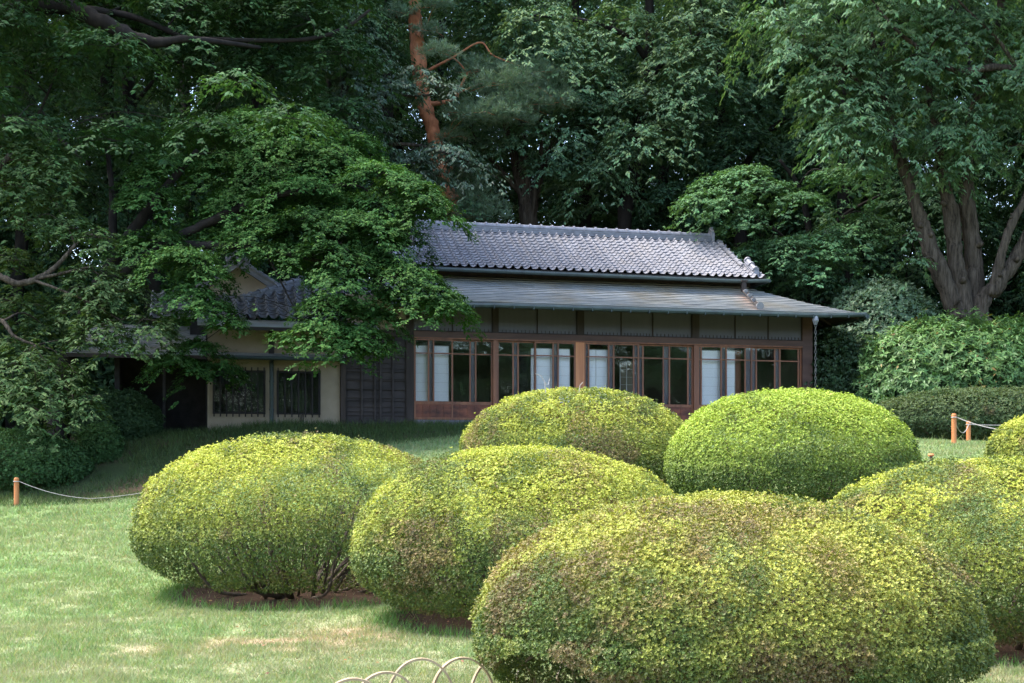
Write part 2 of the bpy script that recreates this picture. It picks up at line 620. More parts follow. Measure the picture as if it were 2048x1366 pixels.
def build_ground():
    xs = np.unique(np.r_[np.linspace(-70, -14, 24), np.linspace(-14, 14, 260), np.linspace(14, 70, 24)])
    ys = np.unique(np.r_[np.linspace(-10, 7, 16), np.linspace(7, 17, 130), np.linspace(17, 31, 110), np.linspace(31, 60, 26), np.linspace(60, 110, 14)])
    X, Y = np.meshgrid(xs, ys)
    xy = np.c_[X.ravel(), Y.ravel()]
    z = gz(xy) + (fbm(np.c_[xy, 0 * xy[:, :1]], 1.2, 5) - 0.5) * 0.05
    nx, ny = len(xs), len(ys)
    i = np.arange(nx * ny).reshape(ny, nx)
    q = np.stack([i[:-1, :-1], i[:-1, 1:], i[1:, 1:], i[1:, :-1]], -1).reshape(-1, 4)
    me = bpy.data.meshes.new("ground")
    me.vertices.add(len(xy))
    me.vertices.foreach_set("co", np.c_[xy, z].astype(np.float32).ravel())
    me.loops.add(q.size)
    me.loops.foreach_set("vertex_index", q.astype(np.int32).ravel())
    me.polygons.add(len(q))
    me.polygons.foreach_set("loop_start", np.arange(0, q.size, 4, dtype=np.int32))
    me.update(calc_edges=True)
    me.polygons.foreach_set("use_smooth", [True] * len(q))
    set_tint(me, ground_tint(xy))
    me.materials.append(M['ground'])
    tag(link("ground", me), kind="structure")


build_ground()


def unit(v):
    return v / (np.linalg.norm(v, axis=-1, keepdims=True) + 1e-9)


def blades(xy, hgt, wid, lean=0.5, tint=None, rng=RNG):
    n = len(xy)
    z = gz(xy) - 0.005 + (fbm(np.c_[xy, 0 * xy[:, :1]], 1.2, 5) - 0.5) * 0.05
    b = np.c_[xy, z]
    a = rng.uniform(0, 2 * np.pi, n)
    s = np.c_[np.cos(a), np.sin(a), 0 * a] * (wid / 2)[:, None]
    t = b + np.c_[rng.normal(0, lean, n), rng.normal(0, lean, n), np.ones(n)] * hgt[:, None]
    return np.stack([b - s, b + s, t], 1)


def build_grass():
    rng = np.random.default_rng(3)
    # mown lawn
    n = 800000
    Y = 8.2 * (26.5 / 8.2) ** rng.uniform(0, 1, n) ** 1.1
    X = rng.uniform(-0.44, 0.44, n) * Y
    xy = np.c_[X, Y]
    p3 = np.c_[xy, 0 * X]
    keep = (rng.uniform(0, 1, n) > soil_mask(xy) * 0.97) & (rope_line(xy) < (vnoise(p3, 3, 9) - 0.5) * 0.6)
    keep &= fbm(p3, 5.0, 23) + rng.uniform(-0.25, 0.25, n) < 0.66
    xy = xy[keep]
    n = len(xy)
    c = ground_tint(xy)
    g = np.array([0.15, 0.225, 0.085])
    c = c + (g * rng.uniform(0.5, 1.75, n)[:, None] - c) * rng.uniform(0.0, 0.75, n)[:, None]
    dry = rng.uniform(0, 1, n) < 0.2
    c[dry] = np.array([0.27, 0.24, 0.13]) * rng.uniform(0.7, 1.2, (dry.sum(), 1))
    sc_ = (xy[:, 1] / 9.0) ** 0.55
    tuft = fbm(np.c_[xy, 0 * xy[:, :1]], 2.6, 61)
    h = rng.uniform(0.018, 0.045, n) * sc_ * np.where(rng.uniform(0, 1, n) < 0.012, 2.4, 1.0) * (0.55 + 1.0 * tuft)
    w = rng.uniform(0.004, 0.008, n) * sc_ ** 1.5
    me = trimesh("lawn_grass", blades(xy, h, w, 0.6, rng=rng), M['blade'], c)
    tag(link("lawn_grass", me), kind="stuff")
    # longer tufts round the bushes and the shaded bank below the house
    n = 150000
    Y = rng.uniform(22.8, 30.5, n)
    X = rng.uniform(-0.42, 0.40, n) * Y
    xy = np.c_[X, Y]
    q = xy - R0[None, :2]
    yl = -q[:, 0] * ST + q[:, 1] * CT
    e = rope_line(xy)
    p3 = np.c_[xy, 0 * X]
    keep = (e > -0.2) & (yl < -0.15) & (vnoise(p3, 0.9, 5) * 0.6 + vnoise(p3, 3.1, 6) * 0.4 + 0.12 * (yl > -2) > 0.42 + rng.uniform(-0.1, 0.1, n))
    xy, yl = xy[keep], yl[keep]
    n = len(xy)
    h = rng.uniform(0.05, 0.13, n) * np.where(yl > -2.2, 1.5, 1.0)
    c = np.array([0.032, 0.066, 0.022]) * rng.uniform(0.6, 1.5, (n, 1)) * np.array([1, 1, 1]) + rng.uniform(0, 0.02, (n, 1)) * np.array([1.5, 1, 0.2])  # greens darkened to put the trees' shade into the grass colour
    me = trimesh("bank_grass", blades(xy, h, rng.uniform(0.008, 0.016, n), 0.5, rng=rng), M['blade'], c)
    tag(link("bank_grass", me), kind="stuff")
    # edge tufts under the azaleas
    pts = []
    for a in AZ.values():
        m = 2600
        t = rng.uniform(0, 2 * np.pi, m)
        r = rng.normal(1.0, 0.07, m)
        pts.append(np.c_[a['cx'] + 0.1 + np.cos(t) * r * a['rx'] * 0.88, a['Y'] - 0.05 + np.sin(t) * r * a['ry'] * 0.92])
    xy = np.concatenate(pts)
    n = len(xy)
    c = np.array([0.085, 0.16, 0.04]) * rng.uniform(0.7, 1.5, (n, 1))
    me = trimesh("edge_grass", blades(xy, rng.uniform(0.04, 0.13, n), rng.uniform(0.006, 0.012, n), 0.45, rng=rng), M['blade'], c)
    tag(link("edge_grass", me), kind="stuff")


build_grass()


def build_litter():
    rng = np.random.default_rng(12)
    n = 5200
    Y = 8.3 * (25.0 / 8.3) ** rng.uniform(0, 1, n)
    X = rng.uniform(-0.42, 0.42, n) * Y
    q = np.c_[X, Y]
    k = (soil_mask(q) + 0.35 * vnoise(np.c_[q, 0 * X], 0.8, 2) + 0.4 * (rope_line(q) > 0) > rng.uniform(0.15, 0.9, n))
    q = q[k]
    n = len(q)
    b = np.c_[q, gz(q) + 0.018]
    a = rng.uniform(0, 6.28, n)
    d = unit(np.c_[np.cos(a), np.sin(a), rng.normal(0, 0.25, n)])
    nr = unit(np.c_[rng.normal(0, 0.4, n), rng.normal(0, 0.4, n), np.ones(n)])
    L = rng.uniform(0.02, 0.05, n)
    c = np.array([0.2, 0.11, 0.055]) * rng.uniform(0.5, 1.6, (n, 1)) * (1 + rng.normal(0, 0.15, (n, 3)))
    tag(link("fallen_leaves", quadmesh("fallen_leaves", kites(b, d, nr, L, L * 0.55), M['blade'], c)), kind="stuff")



# ------------------------------------------------------------------ foliage
def kites(base, d, nrm, L, W, droop=0.0):
    """leaf quads: base point, unit direction, approximate normal"""
    s = unit(np.cross(d, nrm))
    mid = base + d * (L * 0.45)[:, None]
    tip = base + d * L[:, None]
    tip[:, 2] -= droop * L
    w = s * (W / 2)[:, None]
    return np.stack([base, mid + w, tip, mid - w], 1)


def leaf_tint(n, rng, base, var=0.25, young=None, fy=0.0):
    c = np.asarray(base)[None, :] * rng.uniform(1 - var, 1 + var, (n, 1))
    c = c * (1 + rng.normal(0, 0.08, (n, 3)))
    if young is not None and fy > 0:
        k = rng.uniform(0, 1, n) < fy
        c[k] = np.asarray(young) * rng.uniform(0.75, 1.25, (k.sum(), 1))
    return np.clip(c, 0.004, 0.9)


def spray_leaves(pads, rng, dens=55.0, L=0.085, W=0.05, per=9, twig=0.32, thick=0.12, dome=0.35, droop=0.25, col=(0.05, 0.1, 0.03), young=(0.1, 0.17, 0.03), fy=0.15, gap=0.4, hang=0.15, flat=0.35, seed=1, voids=()):
    """pads: (x,y,z,rx,ry[,tilt dx,dy]) flat tiers of twigs, each twig with leaves on both sides. dens = twigs per m2"""
    BV, BT = [], []
    for k, p in enumerate(pads):
        x, y, z, rx, ry = p[:5]
        tx, ty = (p[5], p[6]) if len(p) > 6 else (0, 0)
        n = max(6, int(math.pi * rx * ry * dens))
        A = rng.uniform(0, 2 * np.pi, n)
        r = np.sqrt(rng.uniform(0, 1, n))
        ph = rng.uniform(0, 6.28, 4)
        lim = 1 + 0.22 * np.sin(2 * A + ph[0]) + 0.16 * np.sin(3 * A + ph[1]) + 0.12 * np.sin(5 * A + ph[2]) + 0.1 * np.sin(9 * A + ph[3])
        r = r * lim
        R = (rx + ry) / 2
        lx, ly = rx * r * np.cos(A), ry * r * np.sin(A)
        lz = dome * R * (0.5 - r * r) - droop * R * np.clip(r - 0.75, 0, 1) * 2 + rng.normal(0, thick * R, n) + lx * tx + ly * ty
        tp = np.c_[x + lx, y + ly, z + lz]
        nz = fbm(tp * np.array([1, 1, 1.6]), 1.7, 40 + seed)
        keep = nz > gap - rng.uniform(0, 0.1, n)
        for vx, vy, vz, ax_, ay_, az_ in voids:
            keep &= ((tp[:, 0] - vx) / ax_) ** 2 + ((tp[:, 1] - vy) / ay_) ** 2 + ((tp[:, 2] - vz) / az_) ** 2 > rng.uniform(0.75, 1.15, n)
        tp, A = tp[keep], A[keep]
        n = len(tp)
        if n == 0:
            continue
        A2 = A + rng.normal(0, 0.6, n)
        slope = -(dome * 0.9 * r[keep]) - 0.12
        td = unit(np.c_[np.cos(A2), np.sin(A2), slope + rng.normal(0, 0.2, n)])
        t = rng.uniform(0, 1, (n, per))
        b = (tp[:, None, :] + td[:, None, :] * (t * twig)[..., None] + rng.normal(0, 0.012, (n, per, 3))).reshape(-1, 3)
        sg = np.where(rng.uniform(0, 1, (n, per)) < 0.5, -1.0, 1.0)
        a3 = (A2[:, None] + sg * rng.uniform(0.3, 1.3, (n, per))).ravel()
        m = len(a3)
        d = unit(np.c_[np.cos(a3), np.sin(a3), np.repeat(slope, per) * 0.7 - hang + rng.normal(0, 0.25, m)])
        rk = np.repeat(r[keep], per)
        Ak = np.repeat(A, per)
        bend = (1.7 * dome + 0.25) * rk
        nr = unit(np.c_[np.cos(Ak) * bend + rng.normal(0, flat, m), np.sin(Ak) * bend + rng.normal(0, flat, m), np.ones(m)])
        LL = L * rng.uniform(0.65, 1.25, m)
        BV.append(kites(b, d, nr, LL, LL * (W / L) * rng.uniform(0.8, 1.2, m), 0.1))
        pv = rng.uniform(0.72, 1.4)
        BT.append(leaf_tint(m, rng, np.asarray(col) * pv, 0.25, young, fy * rng.uniform(0.2, 1.8)) * np.array([0.94, 0.93, 0.86]))
    return np.concatenate(BV), np.concatenate(BT)


def needle_leaves(pads, rng, dens=1500, L=0.17, W=0.011, col=(0.12, 0.185, 0.115)):
    BV, BT = [], []
    for p in pads:
        x, y, z, rx, ry, rz = p[:6]
        n = int(math.pi * rx * ry * dens / 14)
        v = unit(rng.normal(0, 1, (n, 3)))
        rr = rng.uniform(0, 1, n) ** 0.45 * (1 + 0.25 * (vnoise(v * 2.2 + x, 1.0, 3) - 0.5) * 2)
        c = np.c_[x + v[:, 0] * rx * rr, y + v[:, 1] * ry * rr, z + np.abs(v[:, 2]) * rz * rr - 0.25 * rz]
        ax = unit(v * np.array([0.8, 0.8, 0.4]) + np.array([0, 0, 0.9]) + rng.normal(0, 0.3, (n, 3)))
        k = 14
        d = unit(ax[:, None, :] * 0.8 + rng.normal(0, 0.55, (n, k, 3))).reshape(-1, 3)
        b = np.repeat(c, k, 0) + rng.normal(0, 0.02, (n * k, 3))
        LL = L * rng.uniform(0.7, 1.2, n * k)
        BV.append(kites(b, d, unit(rng.normal(0, 1, (n * k, 3))), LL, np.full(n * k, W) * rng.uniform(0.8, 1.4, n * k)))
        BT.append(leaf_tint(n * k, rng, col, 0.35, (0.11, 0.155, 0.075), 0.2))
    return np.concatenate(BV), np.concatenate(BT)


def smooth_path(pts, k=5):
    """Catmull-Rom through pts [(vec, radius)]"""
    P_ = [np.r_[p, r] for p, r in pts]
    if len(P_) < 3:
        return [(q[:3], q[3]) for q in P_]
    Q = [2 * P_[0] - P_[1]] + P_ + [2 * P_[-1] - P_[-2]]
    out = []
    for i in range(1, len(Q) - 2):
        for j in range(k):
            t = j / k
            q = 0.5 * (2 * Q[i] + (Q[i + 1] - Q[i - 1]) * t + (2 * Q[i - 1] - 5 * Q[i] + 4 * Q[i + 1] - Q[i + 2]) * t * t + (3 * Q[i] - Q[i - 1] - 3 * Q[i + 1] + Q[i + 2]) * t ** 3)
            out.append((q[:3], max(q[3], 0.004)))
    out.append((P_[-1][:3], P_[-1][3]))
    return out


def tree(name, label, cat, base, stems, pads, rng, leaf='leaf', bark='dbark', lv=None, group=None, limbs=True, rbase=0.03, twigs=5, sides=9, **kw):
    """stems: list of [(point, radius)...]; pads in world coordinates"""
    base = np.asarray(base, float)
    root = thing(name, base, label, cat, group)
    mb = MB()
    nodes = []
    for s in stems:
        sp = smooth_path(s, 8)
        w = [q + rng.normal(0, r * 0.06, 3) for q, r in sp]
        k0 = len(mb.v)
        mb.tube([q - base for q in w], [r * (1 + rng.uniform(-0.06, 0.08)) for _, r in sp], sides)
        va = np.array(mb.v[k0:])
        ctr = np.repeat(np.array([q - base for q in w]), sides, 0)
        rel = va - ctr
        rr = np.linalg.norm(rel, axis=1, keepdims=True)
        nn = fbm(va + k0, 1.0, 71) - 0.5
        n2 = fbm(va * np.array([9, 9, 1.0]) + k0, 1.0, 72) - 0.5
        va = ctr + rel * (1 + (0.35 * nn + 0.45 * n2)[:, None] * np.clip(rr / 0.1, 0.3, 1))
        mb.v[k0:] = [tuple(p) for p in va.tolist()]
        if sides > 12:
            for _ in range(4):
                i = int(rng.integers(4, len(w) - 4))
                t = rng.uniform(math.pi, 2 * math.pi)
                dd = np.array([math.cos(t), math.sin(t), 0.35])
                c0 = w[i] - base + dd * sp[i][1] * 0.6
                mb.tube([c0, c0 + dd * sp[i][1] * 0.75, c0 + dd * sp[i][1] * 0.95], [sp[i][1] * 0.45, sp[i][1] * 0.34, sp[i][1] * 0.2], 9)
        nodes += [(q, r) for q, r in sp]
    if limbs:
        NP_ = np.array([q for q, _ in nodes])
        NR = np.array([r for _, r in nodes])
        order = sorted(pads, key=lambda p: np.min(np.linalg.norm(NP_ - np.array(p[:3]), axis=1)))
        for p in order:
            c = np.array(p[:3])
            dv = c - NP_
            dist = np.linalg.norm(dv, axis=1) + np.clip(-dv[:, 2], 0, 9) * 1.2 + np.where(NR < 0.012, 2.0, 0)
            i = int(np.argmin(dist))
            a, ra = NP_[i], NR[i]
            D = np.linalg.norm(c - a)
            r0 = min(ra * 0.7, rbase * (0.5 + 0.45 * D))
            mid = (a + c) / 2 + np.array([0, 0, 0.16 * D]) + rng.normal(0, 0.06 * D, 3)
            path = smooth_path([(a, r0), (mid, r0 * 0.7), (c, max(0.008, r0 * 0.4))], 4)
            mb.tube([q - base for q, _ in path], [r for _, r in path], 6)
            NP_ = np.vstack([NP_, [q for q, _ in path[2:]]])
            NR = np.r_[NR, [r for _, r in path[2:]]]
            for _ in range(twigs):
                t = rng.uniform(0, 6.28)
                e = c + np.array([math.cos(t) * p[3] * 0.85, math.sin(t) * p[4] * 0.85, rng.uniform(-0.1, 0.05) - 0.1 * p[3]])
                m2 = (c + e) / 2 + rng.normal(0, 0.05, 3) + np.array([0, 0, 0.05])
                mb.tube([c - base, m2 - base, e - base], [max(0.007, r0 * 0.3), 0.006, 0.003], 4)
    mb.build("trunk", M[bark], root, smooth=True)
    if lv is None:
        lv = spray_leaves(pads, rng, **kw)
    V, T = lv
    link("crown", quadmesh("crown", V - base, M[leaf], T), root)
    return root


def padpx(px, py, Y, rp, fy=1.0, tilt=(0, 0)):
    q = P(px, py, Y)
    r = rp * Y / F
    return (q[0], q[1], q[2], r, r * fy, tilt[0], tilt[1])


# ------------------------------------------------------------------ clipped shrubs
def shrub_surface(v, a, h, zl, lump, seed):
    """v unit vectors -> points on a clipped dome: rx, ry, height h, widest at zl*h"""
    rx, ry = a
    zc = h * zl
    rz = np.where(v[:, 2] > 0, h - zc, zc * 1.02)
    p = 2.12
    p = np.where(v[:, 2] > 0, p, 2.5)
    q = (np.abs(v[:, 0]) ** p + np.abs(v[:, 1]) ** p + np.abs(v[:, 2]) ** p) ** (-1 / p)
    s = v * q[:, None]
    n = fbm(s * np.array([rx, ry, 0.6]), 1.1, seed)
    n2 = fbm(s * np.array([rx, ry, 0.8]), 4.0, seed + 3)
    k = 1 + lump * (n - 0.5) * 2 + lump * 0.45 * (n2 - 0.5) * 2
    pt = np.c_[s[:, 0] * rx, s[:, 1] * ry, s[:, 2] * rz] * k[:, None]
    pt[:, 2] += zc
    nr = unit(np.c_[s[:, 0] / rx, s[:, 1] / ry, s[:, 2] / rz])
    return pt, nr


def shrub(name, label, cat, cx, cy, rx, ry, h, rng, shoots=9000, L=0.03, asp=0.42, per=6, zl=0.42, lump=0.03, depth=0.06, colours=None, patch=None, leaf='azalea', group=None, low=0.1, holes=0.35, up=0.45, open_=(35, 70), stems=26, hole_dirs=(), seed=5, wild=0.0, zbase=None, dead=0.0):
    """colours: (new growth and lit top, older growth and shaded sides, brown) ; patch: (scale, bias) of the brown patches"""
    z0 = g1(cx, cy) if zbase is None else zbase
    root = thing(name, (cx, cy, z0), label, cat, group)
    n = int(shoots)
    v = unit(rng.normal(0, 1, (n, 3)) * np.array([1, 1, 1.0]))
    pt, nr = shrub_surface(v, (rx, ry), h, zl, lump, seed)
    pt = pt + nr * ((fbm(pt, 6.0 * (0.03 / L) ** 0.5, seed + 41, 3) - 0.5) * 3.6 * max(L, 0.024))[:, None]
    inw = rng.exponential(depth, n)
    inw = np.minimum(inw, 0.3 * rx)
    inn = rng.uniform(0, 1, n) < 0.13
    inw[inn] = rng.uniform(0.05, 0.55, inn.sum()) * min(ry, h)
    st_ = rng.uniform(0, 1, n) < 0.012
    inw[st_] -= rng.uniform(0.5, 2.2, st_.sum()) * L
    if wild:
        inw -= np.clip(rng.normal(0, wild, n), -0.5 * wild, 3 * wild)
    pt = pt - nr * inw[:, None] + rng.normal(0, L * 0.3, (n, 3))
    lo = pt[:, 2] / h
    g = fbm(pt, 3.2, seed + 9)
    keep = (lo > low) & ((lo > low + 0.22) | (g > holes))
    for hx_, hy_, hz_, hr in hole_dirs:
        keep &= np.linalg.norm((pt - np.array([hx_, hy_, hz_])) * np.array([1, 0.6, 1.2]), axis=1) > hr
    pt, nr, inw = pt[keep], nr[keep], inw[keep]
    n = len(pt)
    ax = unit(nr * 0.8 + np.array([0, 0, up]) + rng.normal(0, 0.28, (n, 3)))
    ref = unit(np.cross(ax, rng.normal(0, 1, (n, 3))))
    ref2 = np.cross(ax, ref)
    ang = (np.arange(per)[None, :] * (2 * np.pi / per) + rng.uniform(0, 6.28, (n, 1)) + rng.normal(0, 0.3, (n, per)))
    el = np.radians(rng.uniform(open_[0], open_[1], (n, per)))
    d = (ax[:, None, :] * np.cos(el)[..., None] + (ref[:, None, :] * np.cos(ang)[..., None] + ref2[:, None, :] * np.sin(ang)[..., None]) * np.sin(el)[..., None]).reshape(-1, 3)
    m = n * per
    b = np.repeat(pt, per, 0)
    nrm = unit(np.repeat(ax, per, 0) + rng.normal(0, 0.25, (m, 3)))
    LL = L * rng.uniform(0.6, 1.25, m) * np.repeat(rng.uniform(0.8, 1.2, n), per)
    V = kites(b, d, nrm, LL, LL * asp * rng.uniform(0.85, 1.2, m), 0.08)
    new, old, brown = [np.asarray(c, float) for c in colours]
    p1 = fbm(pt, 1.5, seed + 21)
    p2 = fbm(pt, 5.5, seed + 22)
    fnew_lit = np.clip((p1 * 0.5 + p2 * 0.5 - (patch[2] if patch else 0.4)) / 0.16, 0.05, 1) * np.clip(nr[:, 2] * 0.7 + 0.45, 0.12, 1)  # young growth weighted to upward faces; also paints top light into leaves
    mixw = np.clip(fnew_lit + rng.normal(0, 0.13, n), 0, 1)
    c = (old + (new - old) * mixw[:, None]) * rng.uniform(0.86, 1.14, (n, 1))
    if patch:
        q = fbm(pt, patch[0], seed + 31) * 0.6 + fbm(pt, patch[0] * 3.5, seed + 32) * 0.4
        fb = np.clip((q - patch[1]) / 0.14, 0, 0.6)
        fb = np.clip(fb + rng.normal(0, 0.14, n) * (fb > 0.02), 0, 0.8)
        c = c + (brown * rng.uniform(0.7, 1.3, (n, 1)) - c) * fb[:, None]
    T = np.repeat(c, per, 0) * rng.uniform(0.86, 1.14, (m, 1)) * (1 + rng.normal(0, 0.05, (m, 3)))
    if dead:
        dk = rng.uniform(0, 1, m) < dead
        T[dk] = np.array([0.22, 0.13, 0.04]) * rng.uniform(0.6, 1.3, (dk.sum(), 1))
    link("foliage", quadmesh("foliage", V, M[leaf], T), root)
    if stems:
        mb = MB()
        for i in range(stems):
            t = rng.uniform(0, 6.28)
            el_ = rng.uniform(-0.25, 0.9)
            vv = unit(np.array([[math.cos(t), math.sin(t), el_]]))
            e, _ = shrub_surface(vv, (rx, ry), h, zl, lump, seed)
            e = e[0] * np.array([0.72, 0.72, 0.78])
            s = np.array([math.cos(t) * rx * rng.uniform(0.05, 0.4), math.sin(t) * ry * rng.uniform(0.05, 0.4), -0.03])
            mid = s * 0.55 + e * 0.45 + np.array([0, 0, -0.10 * h + 0.05]) + rng.normal(0, 0.05, 3)
            mid[2] = max(mid[2], 0.06)
            r0 = rng.uniform(0.011, 0.022) * min(1.3, h)
            pth = smooth_path([(s, r0), (mid, r0 * 0.75), (e, r0 * 0.25)], 4)
            mb.tube([q for q, _ in pth], [r for _, r in pth], 5)
            for _ in range(4):
                k = rng.integers(3, len(pth) - 1)
                a0 = pth[k][0]
                e2 = a0 + (e - a0) * rng.uniform(0.4, 0.9) + rng.normal(0, 0.06, 3)
                mb.tube([a0, (a0 + e2) / 2 + rng.normal(0, 0.03, 3), e2], [pth[k][1] * 0.6, 0.005, 0.0025], 4)
        mb.build("stems", M['stem'], root, smooth=True)
    return root


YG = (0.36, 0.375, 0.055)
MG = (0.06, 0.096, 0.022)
BR = (0.16, 0.095, 0.052)


def azaleas():
    rng = np.random.default_rng(21)
    spec = {
        'A': dict(shoots=72000, L=0.0205, label="long yellow green clipped azalea mound at the left on the open lawn", patch=(2.2, 0.56, 0.35), seed=3, holes=0.3,
                  hole_dirs=((-1.05, -0.75, 0.22, 0.33), (0.62, -0.95, 0.2, 0.34))),
        'B': dict(shoots=74000, L=0.0192, label="round yellow green azalea mound wedged between the left mound and the nearest one", patch=(2.3, 0.535, 0.35), seed=14),
        'C': dict(shoots=54000, L=0.026, label="yellow azalea mound with a dry white twig on top, below the glass doors", patch=(1.6, 0.58, 0.36), seed=25),
        'D': dict(shoots=58000, L=0.0255, label="evenly bright green azalea mound below the right end of the veranda", patch=(1.2, 0.66, 0.3), seed=36),
        'E': dict(shoots=76000, L=0.0188, label="brown patched azalea mound cut by the right photo edge", patch=(0.9, 0.53, 0.36), seed=47),
        'F': dict(shoots=28000, L=0.026, label="small azalea mound cut by the photo edge next to the roped posts", patch=(1.3, 0.6, 0.34), seed=58),
        'G': dict(shoots=125000, L=0.0165, label="nearest and widest azalea mound with purplish brown patches behind the bamboo hoops", patch=(2.2, 0.545, 0.37), seed=69, holes=0.42,
                  hole_dirs=((-1.12, -0.72, 0.16, 0.4), (1.25, -0.7, 0.14, 0.3))),
    }
    out = {}
    for k, s in spec.items():
        a = AZ[k]
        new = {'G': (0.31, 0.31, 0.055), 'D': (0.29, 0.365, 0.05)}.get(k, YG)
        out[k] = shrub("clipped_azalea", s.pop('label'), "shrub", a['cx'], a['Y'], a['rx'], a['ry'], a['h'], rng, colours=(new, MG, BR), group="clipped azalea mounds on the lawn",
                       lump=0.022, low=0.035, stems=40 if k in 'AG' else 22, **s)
    # dry twig standing out of mound C
    mb = MB()
    a = AZ['C']
    o = np.array([a['cx'], a['Y'], a['z0']])
    pts = [P(1092, 790, 19.0) - o, P(1090, 765, 19.0) - o, P(1082, 752, 19.0) - o, P(1070, 747, 19.0) - o]
    mb.tube(pts, [0.008, 0.007, 0.006, 0.004], 5)
    mb.tube([pts[1], P(1096, 770, 19.0) - o, P(1100, 756, 19.1) - o], [0.005, 0.004, 0.002], 4)
    mb.build("dry_twig", M['rope'], out['C'])
    mb = MB()
    mb.tube([P(1158, 785, 19.0) - o, P(1160, 771, 19.0) - o, P(1166, 764, 19.0) - o], [0.006, 0.005, 0.003], 4)
    mb.build("dry_twig", M['rope'], out['C'])


build_litter()
azaleas()


def other_shrubs():
    rng = np.random.default_rng(31)
    dk = ((0.065, 0.125, 0.045), (0.04, 0.085, 0.03), (0.06, 0.05, 0.03))

    def at(l, r, t, Y, b=None):
        k = F / Y
        cx = ((l + r) / 2 - 1024) / k
        z0 = g1(cx, Y)
        return cx, Y, (r - l) / 2 / k, EYE + (HY - t) / k - z0
    def mk(name, label, cat, l, r, t, Y, **kw):
        cx, cy, rx, h = at(l, r, t, Y)
        if 'zbase' in kw:
            h += g1(cx, cy) - kw['zbase']
        ry = kw.pop('ry', rx * 0.8)
        return shrub(name, label, cat, cx, cy, rx, ry, h, rng, **kw)
    # left, under the trees
    mk("clipped_shrub", "wide dark clipped shrub behind the roped post at the left photo edge", "shrub", -170, 182, 862, 24.7, zbase=g1(-8.8, 23.7), shoots=12000, L=0.055, colours=dk, stems=14, leaf='leaf', low=0.03, holes=0.1, group="dark clipped shrubs under the left trees", seed=4, ry=1.0)
    mk("clipped_shrub", "small round clipped shrub between two larger dark ones", "shrub", 158, 245, 846, 25.4, zbase=g1(-7.9, 24.9), shoots=3500, L=0.05, colours=dk, stems=10, leaf='leaf', low=0.03, holes=0.1, group="dark clipped shrubs under the left trees", seed=7)
    mk("clipped_shrub", "tall dark round clipped shrub beside the shadowed entrance", "shrub", 150, 320, 782, 26.6, zbase=g1(-7.9, 25.8), shoots=9000, L=0.055, colours=((0.05, 0.09, 0.04), (0.035, 0.065, 0.03), (0.05, 0.035, 0.025)), stems=12, leaf='leaf', low=0.03, holes=0.1, group="dark clipped shrubs under the left trees", seed=9)
    # right, beside the house
    mk("clipped_hedge", "long low dark green clipped hedge behind the roped posts", "hedge", 1742, 2230, 776, 28.2, shoots=24000, L=0.05, ry=1.3, colours=((0.09, 0.12, 0.055), (0.055, 0.085, 0.038), (0.09, 0.06, 0.04)), patch=(1.5, 0.62, 0.38), stems=16, leaf='leaf', low=0.02, holes=0.0, seed=12)
    mk("camellia_bush", "rounded dark bush with small shiny leaves beside the house corner", "bush", 1632, 1880, 566, 32.6, shoots=13000, L=0.085, asp=0.5, per=5, ry=2.0, colours=((0.085, 0.135, 0.07), (0.055, 0.095, 0.05), (0.08, 0.06, 0.03)), leaf='glossy', lump=0.05, wild=0.05, stems=16, low=0.05, holes=0.1, up=0.2, open_=(40, 95), seed=15)
    mk("rhododendron", "broad rhododendron with long drooping bright leaves beneath the forked trunk", "bush", 1722, 2090, 645, 30.4, shoots=11000, L=0.125, asp=0.3, per=7, ry=1.7, colours=((0.1, 0.18, 0.05), (0.062, 0.125, 0.038), (0.25, 0.16, 0.03)), patch=(3.0, 0.68, 0.3), leaf='glossy', lump=0.16, wild=0.13, stems=20, low=0.06, holes=0.2, up=0.6, open_=(55, 115), dead=0.012, zl=0.5, seed=18)
    mk("evergreen_shrub", "fine leaved green shrub at the right edge behind the forked trunk", "bush", 1935, 2260, 628, 32.2, shoots=11000, L=0.09, asp=0.45, per=5, ry=1.8, colours=((0.08, 0.15, 0.035), (0.05, 0.1, 0.03), (0.1, 0.08, 0.03)), leaf='leaf', lump=0.08, wild=0.08, stems=14, low=0.05, holes=0.1, seed=22)
    mk("understory_shrub", "dark leafy shrub in the gap between house corner and camellia", "bush", 1600, 1740, 668, 31.6, shoots=6000, L=0.09, asp=0.4, per=5, ry=1.2, colours=((0.04, 0.075, 0.03), (0.025, 0.05, 0.02), (0.06, 0.05, 0.03)), leaf='glossy', lump=0.1, wild=0.1, stems=10, low=0.03, holes=0.1, seed=24)


other_shrubs()

